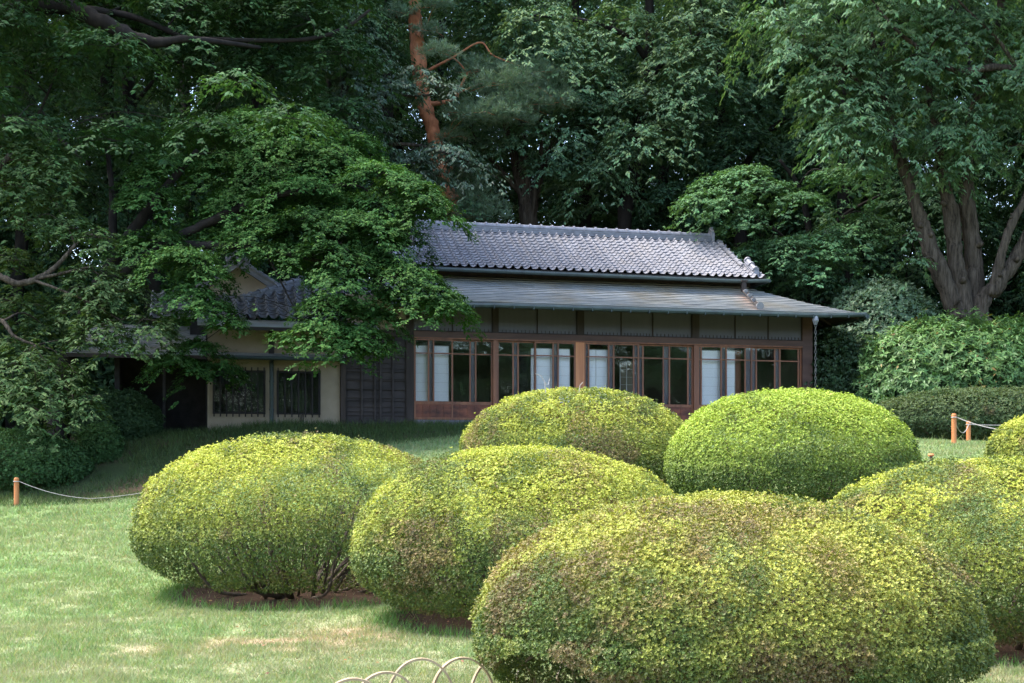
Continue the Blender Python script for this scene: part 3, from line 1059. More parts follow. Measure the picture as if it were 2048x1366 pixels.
# ------------------------------------------------------------------ the garden house (house coordinates: x along the front, y inwards, z up)
def tile_slope(mb, x0f, x1f, y0, z0, y1, z1, rows, period=0.205, sag=0.04, flip=1):
    """S-tiled slope from the eave line (y0,z0) up to (y1,z1); x0f/x1f give the limits at height fraction v"""
    Ln = math.hypot(y1 - y0, z1 - z0)
    ny_, nz_ = -(z1 - z0) / Ln * flip, abs(y1 - y0) / Ln
    xa = min(x0f(0), x0f(1))
    xb = max(x1f(0), x1f(1))
    sub = 10
    ncol = int((xb - xa) / period) + 1
    xs = [xa + period * (i + j / sub) for i in range(ncol) for j in range(sub)]
    def wave(x):
        p = ((x - xa) / period) % 1.0
        return 0.06 * math.sin(math.pi * p / 0.36) if p < 0.36 else -0.02 * math.sin(math.pi * (p - 0.36) / 0.64)
    vs, rowv = [], []
    for r in range(rows):
        rowv += [(r / rows, 0.032), ((r + 1) / rows, 0.0)]
    for v, lift in rowv:
        jit = 0.0
        zc = -sag * math.sin(math.pi * v)
        for x in xs:
            if abs(v * rows - round(v * rows)) < 1e-6 and lift > 0:
                jit = 0.006 * math.sin(x * 37.0 + v * 90)
            h = wave(x) + lift + jit
            xx = min(max(x, x0f(v)), x1f(v))
            vs.append((xx, y0 + (y1 - y0) * v + ny_ * h, z0 + (z1 - z0) * v + zc + nz_ * h))
    n = len(xs)
    fs = []
    for r in range(len(rowv) - 1):
        for c in range(n - 1):
            a, b = r * n + c, r * n + c + 1
            if abs(vs[a][0] - vs[b][0]) < 1e-5 and abs(vs[a + n][0] - vs[b + n][0]) < 1e-5:
                continue
            fs.append((a, b, b + n, a + n))
    mb.add(vs, fs)


def cap_ridge(mb, a, b, r=0.075, step=0.27, base_h=0.2, base_w=0.2, layers=3):
    """stacked ridge: flat tile layers with a row of half-round cap tiles and collars"""
    a, b = np.asarray(a, float), np.asarray(b, float)
    for i in range(layers):
        h = base_h / layers
        z = i * h
        w = base_w - 0.025 * i
        mb.bar(a + [0, 0, z + h * 0.45], b + [0, 0, z + h * 0.45], w, h * 0.9)
        mb.bar(a + [0, 0, z + h * 0.93], b + [0, 0, z + h * 0.93], w + 0.03, h * 0.13)
    L = np.linalg.norm(b - a)
    n = max(2, int(L / step))
    mb.tube([a + [0, 0, base_h + 0.02], b + [0, 0, base_h + 0.02]], r, 10)
    for i in range(n + 1):
        q = a + (b - a) * i / n + [0, 0, base_h + 0.02]
        d = (b - a) / L * 0.022
        mb.tube([q - d, q + d], r + 0.026, 10)


def build_house():
    root = thing("garden_house", R0, "single storey wooden Japanese garden house with tiled upper roof, glazed veranda and plastered side wing", "house", rotz=TH)
    Y0 = 0.0
    zref = lambda py, yl=0.0: hz(1159, py, yl)
    z_lb, z_lt = zref(682), zref(671)
    z_tt = zref(620)
    z_mun, z_rail, z_kb, z_sb = zref(713), zref(809), zref(842), zref(852)
    xp = [hx(p) for p in (820, 991, 1159, 1391, 1613)]
    XL, XR = xp[0] - 0.07, xp[4] + 0.08

    # --- posts
    def post(px0, px1, z0, z1, mat, y=-0.02, d=0.12):
        return MB().box(hx(px0), hx(px1), y, y + d, z0, z1).build("post", M[mat], root)
    post(812, 827, -0.3, z_tt + 0.2, 'darkwood', y=-0.035)
    post(1604, 1624, -0.3, z_tt + 0.2, 'beam', y=-0.03)
    for a, b in ((986, 995), (1151, 1168), (1387, 1395)):
        post(a, b, z_sb + 0.02, z_lb - 0.005, 'orangewood' if a == 1151 else 'redwood', y=-0.03)
    for a, b in ((985, 997), (1154, 1168), (1384, 1398)):
        MB().box(hx(a), hx(b), -0.03, 0.09, z_lt + 0.002, z_tt + 0.2).build("upper_strut", M['darkwood'], root)
    # --- long beams
    MB().box(hx(827), hx(1604), -0.06, 0.1, z_lb, z_lt).build("lintel_beam", M['beam'], root)
    MB().box(hx(827), hx(1604), -0.05, 0.1, z_lb - 0.032, z_lb - 0.003).build("door_head_rail", M['redwood'], root)
    MB().box(hx(827), hx(1604), -0.1, 0.1, z_sb - 0.02, z_kb - 0.01).build("door_sill", M['greywood'], root)
    # --- transom screens
    tr = [(827, 905), (906, 985), (997, 1075), (1076, 1154), (1168, 1243), (1244, 1306), (1307, 1384), (1398, 1471), (1472, 1537), (1538, 1604)]
    for a, b in tr:
        p = MB().box(hx(a) + 0.012, hx(b) - 0.012, 0.03, 0.05, z_lt + 0.01, z_tt + 0.1).build("transom_screen", M['blind'], root)
        m = MB().box(hx(b) - 0.012, hx(b) + 0.012, 0.0, 0.06, z_lt + 0.01, z_tt + 0.1)
        m.box(hx(a) + 0.012, hx(b) - 0.012, 0.0, 0.055, z_lt + 0.002, z_lt + 0.03)
        for i in range(1, 10):                    # little hooks along the foot of the reeds
            x = hx(a) + (hx(b) - hx(a)) * i / 10
            m.box(x - 0.006, x + 0.006, 0.015, 0.029, z_lt + 0.03, z_lt + 0.09)
        m.build("screen_frame", M['darkwood'], p)

    # --- glazed sliding doors
    def door(a, b, mids, strips, y):
        """a, b photo columns; mids = pairs of thin glazing bars, strips = upright grey strips behind the bars"""
        zt = z_lb - 0.035
        f = MB()
        sw = 0.036
        xa, xb = hx(a), hx(b)
        f.box(xa, xa + sw, y, y + 0.04, z_kb, zt)
        f.box(xb - sw, xb, y, y + 0.04, z_kb, zt)
        f.box(xa + sw, xb - sw, y, y + 0.04, zt - 0.035, zt)
        f.box(xa + sw, xb - sw, y, y + 0.04, z_rail - 0.035, z_rail + 0.03)
        f.box(xa + sw, xb - sw, y, y + 0.04, z_kb, z_kb + 0.05)
        f.box(xa + sw, xb - sw, y + 0.004, y + 0.036, z_mun - 0.014, z_mun + 0.014)
        for m_ in mids:
            x = hx(m_)
            f.box(x - 0.017, x + 0.017, y + 0.002, y + 0.038, z_rail + 0.03, zt - 0.035)
        d = f.build("sliding_door", M['redwood'], root)
        MB().box(xa + sw, xb - sw, y + 0.018, y + 0.022, z_rail + 0.03, zt - 0.035).build("pane", M['pane'], d)
        k = MB().box(xa + sw, xb - sw, y + 0.012, y + 0.03, z_kb + 0.05, z_rail - 0.035)
        for i in range(1, 5):
            x = xa + sw + (xb - xa - 2 * sw) * i / 5
            k.box(x - 0.01, x + 0.01, y + 0.003, y + 0.0125, z_kb + 0.05, z_rail - 0.035)
        k.build("kick_panel", M['kick'], d)
        for s0, s1 in strips:
            MB().box(hx(s0), hx(s1), y + 0.045, y + 0.075, z_rail + 0.02, zt - 0.01).build("grey_strip", M['greywood'], d)
    door(828, 906, (857, 867), ((858, 866),), -0.02)
    door(903, 986, (941, 952), ((942, 951),), 0.03)
    door(995, 1072, (1027, 1037), ((1028, 1036),), 0.03)
    door(1069, 1151, (1106, 1116), ((1107, 1115),), -0.02)
    door(1168, 1278, (1177, 1217, 1227, 1267), ((1169, 1176), (1218, 1226), (1268, 1277)), -0.02)
    door(1275, 1387, (1287, 1328, 1340, 1377), ((1280, 1287), (1329, 1339), (1378, 1386)), 0.03)
    door(1395, 1504, (1402, 1442, 1452, 1490), ((1396, 1401), (1443, 1451), (1491, 1502)), -0.02)
    door(1501, 1604, (1514, 1551, 1561, 1598), ((1505, 1513), (1552, 1560), (1599, 1604)), 0.03)

    # --- inside: floor, back wall, ceiling, paper screens
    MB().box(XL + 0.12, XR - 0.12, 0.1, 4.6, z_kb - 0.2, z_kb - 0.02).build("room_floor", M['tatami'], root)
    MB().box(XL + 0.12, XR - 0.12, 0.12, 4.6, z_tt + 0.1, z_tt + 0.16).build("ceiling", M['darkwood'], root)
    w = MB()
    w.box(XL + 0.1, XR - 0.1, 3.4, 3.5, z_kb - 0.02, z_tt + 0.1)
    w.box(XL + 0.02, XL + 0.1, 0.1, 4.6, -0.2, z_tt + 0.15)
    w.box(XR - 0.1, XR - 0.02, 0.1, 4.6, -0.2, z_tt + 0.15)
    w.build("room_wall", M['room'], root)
    MB().box(XL + 0.12, XR - 0.12, 0.35, 4.6, -0.35, z_kb - 0.21).build("underfloor_dark_box", M['lattice'], root)  # black box stands in for the shade in the open gap below

    def screen(a, b, y, pt=697, mat='paper'):
        xa, xb = hx(a, y), hx(b, y)
        zt = hz((a + b) / 2, pt, y)
        p = MB().box(xa, xb, y, y + 0.012, z_kb + 0.01, zt).build("paper_screen", M[mat], root)
        f = MB()
        n = 2
        for i in range(n + 1):
            x = xa + (xb - xa) * i / n
            f.box(x - 0.008, x + 0.008, y - 0.012, y - 0.001, z_kb + 0.01, zt)
        for i in range(0, 9):
            z = z_kb + 0.01 + (zt - z_kb) * i / 8
            f.box(xa, xb, y - 0.006, y - 0.0015, z - 0.003, z + 0.003)
        f.build("screen_lattice", M['screenwood'], p)
    screen(827, 897, 0.14, 692)
    screen(1062, 1139, 0.14, 698)
    screen(1169, 1214, 0.14, 700)
    screen(1240, 1266, 0.9, 725, 'plaster')  # dim screen; its shadow is put in by the beige colour
    screen(1402, 1469, 0.14, 702)
    MB().box(hx(1470, 0.2), hx(1482, 0.2), 0.2, 0.3, z_kb, z_lb - 0.1).build("inner_post", M['redwood'], root)
    MB().box(hx(1036, 0.5), hx(1058, 0.5), 0.5, 0.6, z_kb, z_lb - 0.2).build("inner_post", M['lattice'], root)

    # --- lower roof: thin copper sheets, hipped at the right end
    ye, yt = -1.15, 0.95
    z_e = hz(1159, 610, ye)
    z_t = hz(1159, 560, yt)
    xl = hx(783, ye)
    xr = hloc(1727, 626, ye)[0]
    yb = 6.3
    run = yt - ye
    N = 15
    v, f = [], []
    rust = []
    xr0, xr1 = hx(1482, 0.7), hx(1512, -1.0)

    def course(fr):                     # height fraction -> z with a slight hollow
        return z_e + (z_t - z_e) * fr - 0.05 * math.sin(math.pi * fr)
    MBR = MB()
    for r in range(N):
        a, b = r / N, (r + 1) / N
        lift = 0.02
        x_steps = 60
        xa1, xb1 = xr - run * a, xr - run * b
        vs = []
        for i in range(x_steps + 1):
            t = i / x_steps
            for fr, xx, lf in ((a, xl + (xa1 - xl) * t, lift), (b, xl + (xb1 - xl) * t, 0.0)):
                wob = 0.003 * math.sin(xx * 5 + r * 2.3)
                vs.append((xx, ye + run * fr, course(fr) + lf + wob))
        fs = [(2 * i, 2 * i + 2, 2 * i + 3, 2 * i + 1) for i in range(x_steps)]
        MBR.add(vs, fs)
        # riser
        vs = [(xl, ye + run * a + 0.012, course(a) - 0.004), (xa1, ye + run * a + 0.012, course(a) - 0.004), (xa1, ye + run * a, course(a) + lift), (xl, ye + run * a, course(a) + lift)]
        MBR.add(vs, [(0, 1, 2, 3)])
        # right-hand slope
        ya, y_b = ye + run * a, ye + run * b
        yc, yd = yb - run * a, yb - run * b
        MBR.add([(xa1, ya, course(a) + lift), (xa1, yc, course(a) + lift), (xb1, yd, course(b)), (xb1, y_b, course(b))], [(0, 1, 2, 3)])
        MBR.add([(xa1, ya, course(a) - 0.004), (xa1, yc, course(a) - 0.004), (xa1, yc, course(a) + lift), (xa1, ya, course(a) + lift)], [(0, 1, 2, 3)])
        # back slope
        MBR.add([(xl, yc, course(a) + lift), (xa1, yc, course(a) + lift), (xb1, yd, course(b)), (xl, yd, course(b))], [(3, 2, 1, 0)])
    ro = MBR.build("lower_roof", M['shingle'], root)
    me = ro.data
    co = np.empty(len(me.vertices) * 3, np.float32)
    me.vertices.foreach_get("co", co)
    co = co.reshape(-1, 3)
    fr = np.clip((co[:, 1] - ye) / run, 0, 1)
    xc = xr1 + (xr0 - xr1) * fr
    ru = np.clip(1 - np.abs(co[:, 0] - xc + 0.03) / 0.26, 0, 1) * (0.35 + 0.5 * vnoise(co * np.array([6, 2, 1]), 1.0, 4))
    ru[co[:, 1] > yt + 0.1] = 0
    at = me.attributes.new("rust", 'FLOAT', 'POINT')
    at.data.foreach_set("value", ru.astype(np.float32))
    # edge board, soffit and rafters
    eb = MB()
    eb.box(xl, xr, ye - 0.0, ye + 0.05, z_e - 0.075, z_e - 0.005)
    eb.box(xr - 0.05, xr, ye + 0.051, yb, z_e - 0.075, z_e - 0.005)
    eb.box(xl - 0.03, xl, ye, ye + 0.02, z_e - 0.07, z_e)
    eb.bar((xl - 0.02, ye, z_e - 0.02), (xl - 0.02, yt, z_t - 0.02), 0.04, 0.1)
    eb.build("eave_board", M['lattice'], root)
    so = MB()
    zi = z_e + 0.30
    so.add([(xl, ye + 0.05, z_e - 0.05), (xr - 0.05, ye + 0.05, z_e - 0.05), (XR, 0.12, zi), (xl, 0.12, zi)], [(3, 2, 1, 0)])
    so.add([(xr - 0.05, ye + 0.05, z_e - 0.05), (xr - 0.05, yb, z_e - 0.05), (XR, yb, zi), (XR, 0.12, zi)], [(3, 2, 1, 0)])
    x = xl + 0.2
    while x < XR + 0.1:
        so.bar((x, ye + 0.06, z_e - 0.085), (x, 0.1, zi - 0.04), 0.05, 0.06)
        x += 0.42
    y = 0.3
    while y < 4.5:
        so.bar((xr - 0.06, y, z_e - 0.085), (XR, y, zi - 0.04), 0.05, 0.06)
        y += 0.42
    so.bar((xr - 0.08, ye + 0.08, z_e - 0.08), (XR, 0.1, zi - 0.05), 0.08, 0.08)
    so.build("eave_soffit", M['darkwood'], root)
    # side wall on the right
    sw = MB().box(XR - 0.015, XR + 0.02, 0.09, 5.0, -0.3, zi)
    for yy in (1.2, 2.4, 3.6, 4.9):
        sw.box(XR + 0.02, XR + 0.05, yy, yy + 0.1, -0.3, zi)
    sw.build("side_wall", M['darkwood'], root)
    # gutters
    g = MB()
    pts = [(hx(p, ye) if p < 1720 else xr + 0.03, ye - 0.06, hz(p, py, ye - 0.06)) for p, py in ((783, 609), (1000, 611), (1250, 619), (1500, 627), (1640, 631), (1727, 629))]
    g.tube(pts, 0.055, 8)
    for i in range(26):
        t = i / 25
        x = xl + (xr - xl) * t
        z = np.interp(x, [p[0] for p in pts], [p[2] for p in pts])
        g.box(x - 0.012, x + 0.012, ye - 0.125, ye + 0.005, z - 0.066, z + 0.02)
    g.tube([(xr + 0.07, ye - 0.06, z_e - 0.06), (xr + 0.07, yb, z_e - 0.09)], 0.055, 8)
    g.build("lower_gutter", M['copper'], root)

    # --- wall band and tiled upper roof
    yu, yr = 0.32, 2.6
    z_u = hz(1159, 546, yu)
    z_r = hz(1159, 470, yr)
    xcl = hx(770, yu)
    xcr = hloc(1533, 543, yu)[0]
    xvl, xvr = hx(818, yr), hx(1436, yr)
    vh = (xcr - xvr) / (yr - yu)       # where the hip ends
    MB().box(xvl + 0.2, xvr + 0.15, yt + 0.02, 4.2, z_t - 0.2, z_u + 0.06).build("upper_wall", M['darkwood'], root)
    vh = min(max(vh, 0.3), 0.5)
    x0 = lambda v_: xvl - (xvl - xcl) * max(0.0, 1 - v_ / vh) if v_ < vh else xvl
    x1 = lambda v_: xvr + (xcr - xvr) * max(0.0, 1 - v_ / vh) if v_ < vh else xvr
    t = MB()
    tile_slope(t, x0, x1, yu, z_u + 0.04, yr, z_r, 14)
    tile_slope(t, x0, x1, 2 * yr - yu, z_u + 0.04, yr, z_r, 6, flip=-1)
    # small side skirts under the gables
    for sx, xc_, xv_ in ((1, xcr, xvr), (-1, xcl, xvl)):
        zv = z_u + (z_r - z_u) * vh
        yv = yu + (yr - yu) * vh
        t.add([(xc_, yu, z_u + 0.03), (xc_, 2 * yr - yu, z_u + 0.03), (xv_, 2 * yr - yv, zv + 0.02), (xv_, yv, zv + 0.02)], [(0, 1, 2, 3)])
    t.build("tiled_roof", M['tile'], root)
    for xv_, s in ((xvl + 0.12, -1), (xvr - 0.12, 1)):
        yv = yu + (yr - yu) * vh
        zv = z_u + (z_r - z_u) * vh
        MB().add([(xv_, yv, zv), (xv_, 2 * yr - yv, zv), (xv_, yr, z_r - 0.02)], [(0, 1, 2)]).build("gable_panel", M['plaster'], root)
    un = MB()
    un.box(xcl + 0.02, xcr - 0.02, yu + 0.03, yu + 0.08, z_u - 0.04, z_u + 0.035)
    un.add([(xcl + 0.05, yu + 0.08, z_u - 0.0), (xcr - 0.05, yu + 0.08, z_u - 0.0), (xcr - 0.6, yt + 0.03, z_u + 0.1), (xcl + 0.6, yt + 0.03, z_u + 0.1)], [(3, 2, 1, 0)])
    un.box(xcr - 0.08, xcr - 0.03, yu + 0.081, 2 * yr - yu, z_u - 0.04, z_u + 0.035)
    un.add([(xcr - 0.05, yu + 0.08, z_u), (xcr - 0.05, 4.8, z_u), (xvr, 4.2, z_u + 0.1), (xvr, yt + 0.03, z_u + 0.1)], [(3, 2, 1, 0)])
    un.build("upper_eave_board", M['lattice'], root)
    g = MB()
    g.tube([(xcl, yu - 0.05, z_u - 0.035), (hx(1480, yu), yu - 0.05, z_u - 0.06), (xcr + 0.03, yu - 0.05, z_u - 0.02)], 0.045, 8)
    g.tube([(xcr + 0.05, yu - 0.05, z_u - 0.02), (xcr + 0.05, 4.8, z_u - 0.05)], 0.045, 8)
    g.build("upper_gutter", M['copper'], root)
    # ridge, verges, hips
    rg = MB()
    xra, xrb = hx(836, yr), hx(1420, yr)
    cap_ridge(rg, (xra, yr, z_r - 0.04), (xrb, yr, z_r - 0.04), r=0.07, base_h=0.14, base_w=0.24)
    for x in (xra - 0.03, xrb + 0.03):
        rg.box(x - 0.035, x + 0.035, yr - 0.15, yr + 0.15, z_r - 0.06, z_r + 0.2)
        rg.tube([(x - 0.045, yr, z_r + 0.2), (x + 0.045, yr, z_r + 0.2)], 0.1, 10)
        rg.box(x - 0.03, x + 0.03, yr - 0.05, yr + 0.05, z_r + 0.28, z_r + 0.34)
    rg.build("ridge", M['ridge'], root)
    yv = yu + (yr - yu) * vh
    zv = z_u + 0.04 + (z_r - z_u) * vh
    for xv_, xc_, s in ((xvl, xcl, -1), (xvr, xcr, 1)):
        vg = MB()
        for fl in (1, -1):
            yy0, yy1 = (yv, yr) if fl == 1 else (2 * yr - yv, yr)
            n = 7
            for i in range(n):
                a, b = i / n, (i + 1) / n
                sg = lambda q: -0.03 * math.sin(math.pi * (vh + (1 - vh) * q))
                p = (xv_ - s * 0.03, yy0 + (yy1 - yy0) * a, zv + (z_r - zv) * a + sg(a) + 0.03)
                q = (xv_ - s * 0.03, yy0 + (yy1 - yy0) * b, zv + (z_r - zv) * b + sg(b) + 0.01)
                vg.tube([p, q], 0.055, 8)
                vg.box(min(xv_, xv_ + s * 0.03), max(xv_, xv_ + s * 0.03), min(p[1], q[1]), max(p[1], q[1]), min(p[2], q[2]) - 0.13, max(p[2], q[2]) - 0.03)
        vg.build("verge_tiles", M['tile'], root)
    for xv_, xc_, s in ((xvl, xcl, -1), (xvr, xcr, 1)):
        h = MB()
        a = np.array((xv_ + s * 0.06, yv - 0.06, zv + 0.0))
        b = np.array((xc_ - s * 0.2, yu + 0.2, z_u + 0.14))
        cap_ridge(h, a, b, r=0.06, step=0.24, base_h=0.11, base_w=0.17, layers=2)
        e = b + (b - a) / np.linalg.norm(b - a) * 0.03
        h.tube([b + [0, 0, 0.13], e + [0, 0, 0.14] + (b - a) * 0.04], 0.085, 10)
        h.box(e[0] - 0.06, e[0] + 0.06, e[1] - 0.06, e[1] + 0.06, e[2] - 0.05, e[2] + 0.12)
        h.build("hip_ridge", M['ridge'], root)
    # roof downspout with its little ladder
    d = MB()
    xd = hx(1487, yu - 0.06)
    d.box(xd - 0.05, xd + 0.05, yu - 0.12, yu - 0.02, z_u - 0.3, z_u - 0.05)
    d.box(xd - 0.075, xd + 0.075, yu - 0.14, yu, z_u - 0.075, z_u - 0.035)
    s0 = np.array((xd, yu - 0.1, z_u - 0.28))
    s1 = np.array((hx(1517, -0.98), -0.98, 0.0))
    s1[2] = course((-0.98 - ye) / run) + 0.06
    for o in (-0.045, 0.045):
        d.tube([s0 + [o, 0, 0], s1 + [o, 0, 0]], 0.014, 5)
    d.build("roof_downspout", M['darkwood'], root)
    for i in range(3):
        q = s0 + (s1 - s0) * (0.06 + 0.27 * i)
        MB().tube([q + [0, 0, 0.0], q + [0, -0.07, -0.015]], [0.05, 0.06], 8).build("downspout_cup", M['steel'], root)
    MB().tube([s1 + [0, 0.03, 0.02], s1 + [0, -0.1, 0.0]], [0.06, 0.09], 10).build("downspout_mouth", M['steel'], root)

    # --- lattice wall and beige wall piece left of the veranda
    lw = MB().box(hx(692), hx(812), 0.03, 0.12, 0.05, z_lb)
    for i in range(9):
        z = 0.22 + i * 0.19
        if z < z_lb - 0.05:
            lw.box(hx(692), hx(812), -0.012, 0.002, z, z + 0.022)
    for p in (724, 750, 761, 786):
        lw.box(hx(p) - 0.02, hx(p) + 0.02, -0.03, -0.013, 0.12, z_lb - 0.02)
    nb_ = 8
    for i in range(nb_):
        za_, zb_ = 0.07 + (z_lb - 0.07) * i / nb_, 0.07 + (z_lb - 0.07) * (i + 1) / nb_
        lw.add([(hx(692), 0.004, za_), (hx(812), 0.004, za_), (hx(812), 0.028, zb_), (hx(692), 0.028, zb_)], [(0, 1, 2, 3)])
        lw.add([(hx(692), 0.029, za_), (hx(812), 0.029, za_), (hx(812), 0.004, za_), (hx(692), 0.004, za_)], [(0, 1, 2, 3)])
    lw.build("lattice_wall", M['board'], root)
    MB().box(hx(692), hx(812), -0.02, 0.1, -0.12, 0.07).build("ground_sill", M['board'], root)
    MB().box(hx(681), hx(691), -0.06, 0.1, -0.3, hz(686, 640)).build("corner_post", M['darkwood'], root)
    MB().box(hx(692), hx(812), 0.02, 0.1, z_lb + 0.14, z_tt + 0.2).build("upper_plaster", M['plaster'], root)
    MB().box(hx(691), hx(812), -0.03, 0.1, z_lb + 0.002, z_lb + 0.138).build("cross_beam", M['darkwood'], root)

    # --- plastered wing
    xw0, xw1 = hx(415), hx(680)
    zw = hz(550, 648)
    zwb = hz(550, 868)
    wall = MB()
    # wall with two window openings
    wins = [(428, 528, 740, 828), (556, 638, 742, 829)]
    zb0, zt0 = hz(478, 828), hz(478, 740)
    xs_ = [xw0, hx(428), hx(528), hx(556), hx(638), xw1]
    wall.box(xw0, xw1, 0.0, 0.15, zwb, zb0)
    wall.box(xw0, xw1, 0.0, 0.15, zt0, zw)
    for i in (0, 2, 4):
        wall.box(xs_[i], xs_[i + 1], 0.0, 0.15, zb0, zt0)
    wall.build("plaster_wall", M['plaster'], root)
    for i in (1, 3):
        fr = MB()
        a, b = xs_[i], xs_[i + 1]
        nb = 9 if i == 1 else 7
        for j in range(nb):
            x = a + (b - a) * j / (nb - 1)
            fr.box(x - 0.013, x + 0.013, -0.045, -0.02, zb0 - 0.06, zt0 + 0.06)
        for z in (zb0 + 0.02, zt0 - 0.03):
            fr.box(a - 0.03, b + 0.03, -0.019, -0.002, z - 0.018, z + 0.018)
        fr.box(a - 0.03, a, -0.019, -0.001, zb0, zt0)
        fr.box(b, b + 0.03, -0.019, -0.001, zb0, zt0)
        w_ = fr.build("barred_window", M['lattice'], root)
        MB().box(a, b, 0.06, 0.065, zb0, zt0).build("pane", M['pane'], w_)
        MB().box(a, b, 0.11, 0.12, zb0, zt0).build("inner_shade", M['lattice'], w_)
    MB().box(hx(537), hx(548), -0.06, -0.003, hz(542, 712), zw).build("wall_strut", M['lattice'], root)
    # pent roof over the windows
    zp = hz(560, 714, -0.25)
    pr = MB()
    x_a, x_b = hx(428, -0.3), hx(690, -0.3)
    pr.add([(x_a, -0.42, zp - 0.02), (x_b, -0.42, zp - 0.02), (x_b, -0.002, zp + 0.1), (x_a, -0.002, zp + 0.1)], [(0, 1, 2, 3)])
    pr.box(x_a, x_b, -0.42, -0.39, zp - 0.07, zp - 0.022)
    pr.box(x_a, x_b, -0.39, -0.003, zp - 0.05, zp - 0.03)
    pr.build("pent_roof", M['shingle'], root)
    dp = MB()
    xdp = hx(543, -0.1)
    dp.tube([(xdp, -0.1, -0.2), (xdp, -0.1, zp - 0.08)], 0.045, 10)
    dp.tube([(xdp, -0.47, zp - 0.04), (xdp, -0.1, zp - 0.1)], 0.04, 8)
    dp.tube([(x_a, -0.47, zp - 0.04), (x_b, -0.47, zp - 0.05)], 0.04, 8)
    for z in (0.3, 0.9):
        dp.tube([(xdp, -0.1, z), (xdp, -0.1, z + 0.04)], 0.055, 10)
    dp.build("drainpipe", M['copper'], root)
    cd = MB()
    for p in (602, 606):
        cd.tube([(hx(p), -0.03, hz(605, 852)), (hx(p), -0.03, hz(605, 830))], 0.012, 6)
    cd.box(hx(601), hx(608), -0.06, -0.002, hz(605, 856), hz(605, 850))
    cd.build("wall_conduit", M['lattice'], root)
    # shingled eave and tiled slope of the wing
    ea = MB()
    y_a, y_b = -0.85, 0.1
    za, zb = hz(500, 653, y_a), hz(500, 640, y_b)
    xa, xb = hx(395, y_a), hx(760, y_a)
    for r in range(8):
        a, b = r / 8, (r + 1) / 8
        for k, lf in ((0, 0.012),):
            ea.add([(xa, y_a + (y_b - y_a) * a, za + (zb - za) * a + 0.012), (xb, y_a + (y_b - y_a) * a, za + (zb - za) * a + 0.012),
                    (xb, y_a + (y_b - y_a) * b, za + (zb - za) * b), (xa, y_a + (y_b - y_a) * b, za + (zb - za) * b),
                    (xa, y_a + (y_b - y_a) * a, za + (zb - za) * a - 0.002), (xb, y_a + (y_b - y_a) * a, za + (zb - za) * a - 0.002)], [(0, 1, 2, 3), (4, 5, 1, 0)])
    ea.build("wing_eave", M['shingle'], root)
    eu = MB()
    eu.box(xa, xb, y_a + 0.0, y_a + 0.04, za - 0.07, za - 0.004)
    eu.add([(xa, y_a + 0.04, za - 0.03), (xb, y_a + 0.04, za - 0.03), (xb, 0.0, zb - 0.02), (xa, 0.0, zb - 0.02)], [(3, 2, 1, 0)])
    eu.build("wing_eave_board", M['lattice'], root)
    ts = MB()
    yq = 1.9
    zq = hz(560, 566, yq)
    x_q0, x_q1 = hx(470, y_b), hx(612, yq)
    x_c = hx(600, yq)
    tile_slope(ts, lambda v_: x_q0 + (x_c - x_q0) * min(1, max(0, (v_ - 0.45) / 0.55)), lambda v_: hx(790, y_b), y_b, zb + 0.04, yq, zq, 9, period=0.22, sag=0.0)
    yq2 = 3.5
    # slope under the gable, further back and to the left
    tile_slope(ts, lambda v_: hx(300, 0.9), lambda v_: hx(520, 0.9), 0.5, hz(420, 640, 0.5), 1.8, hz(420, 588, 1.8), 6, period=0.22, sag=0.0)
    ts.build("wing_tiled_roof", M['tile'], root)
    hr = MB()
    a = np.array((hx(484, 0.9), 0.9, hz(484, 608, 0.9)))
    b = np.array((hx(602, yq), yq, hz(602, 570, yq)))
    cap_ridge(hr, a, b, r=0.05, step=0.25, base_h=0.12, base_w=0.17, layers=2)
    cap_ridge(hr, b, b + [1.6, 0, 0], r=0.05, step=0.25, base_h=0.12, base_w=0.17, layers=2)
    hr.build("wing_hip_ridge", M['ridge'], root)
    yg = 1.85
    gx0, gz0 = hx(392, yg), hz(470, 589, yg)
    gx1 = hx(560, yg)
    gxm, gzm = hx(475, yg), hz(475, 534, yg)
    MB().add([(gx0 + 0.1, yg, gz0 - 0.3), (gx1 + 0.3, yg, gz0 - 0.3), (gx1 + 0.05, yg, gz0), (gxm, yg, gzm), (gx0 + 0.1, yg, gz0)], [(0, 1, 2, 3, 4)]).build("wing_gable_wall", M['lit_plaster'], root)
    vb = MB()
    for xe in (gx0, gx1 + 0.12):
        e = np.array((xe, yg - 0.25, gz0 + 0.02))
        t_ = np.array((gxm, yg - 0.25, gzm + 0.06))
        vb.bar(t_ - [0, 0, 0.02], e - [0, 0, 0.02], 0.05, 0.12)
        n = 8
        for i in range(n):
            p, q = t_ + (e - t_) * i / n, t_ + (e - t_) * (i + 1) / n
            vb.tube([p + [0, 0, 0.07], q + [0, 0, 0.085]], 0.055, 8)
            vb.bar(p + [0, 0.35, 0.06], q + [0, 0.35, 0.06], 0.6, 0.04)
        vb.add([t_ + [0, 0.6, 0.05], e + [0, 0.6, 0.05], e + [0, 4, 0.05], t_ + [0, 4, 0.05]], [(0, 1, 2, 3)])
    vb.build("wing_verge", M['tile'], root)
    og = MB()
    c = np.array((gxm, yg - 0.32, gzm + 0.2))
    og.tube([c, c + [0, 0.1, 0]], 0.13, 12)
    og.tube([c - [0, 0.03, 0], c], 0.075, 12)
    for sx in (-1, 1):
        og.tube([c + [sx * 0.14, 0.05, -0.06], c + [sx * 0.24, 0.05, -0.1], c + [sx * 0.26, 0.05, -0.02]], [0.07, 0.055, 0.03], 8)
    og.box(c[0] - 0.16, c[0] + 0.16, c[1] + 0.02, c[1] + 0.11, c[2] - 0.2, c[2] - 0.05)
    og.build("ridge_end_tile", M['ridge'], root)
    # shadowed entrance bay with its low shingled roof
    en = MB()
    xe0, xe1 = hx(235, 1.2), xw0
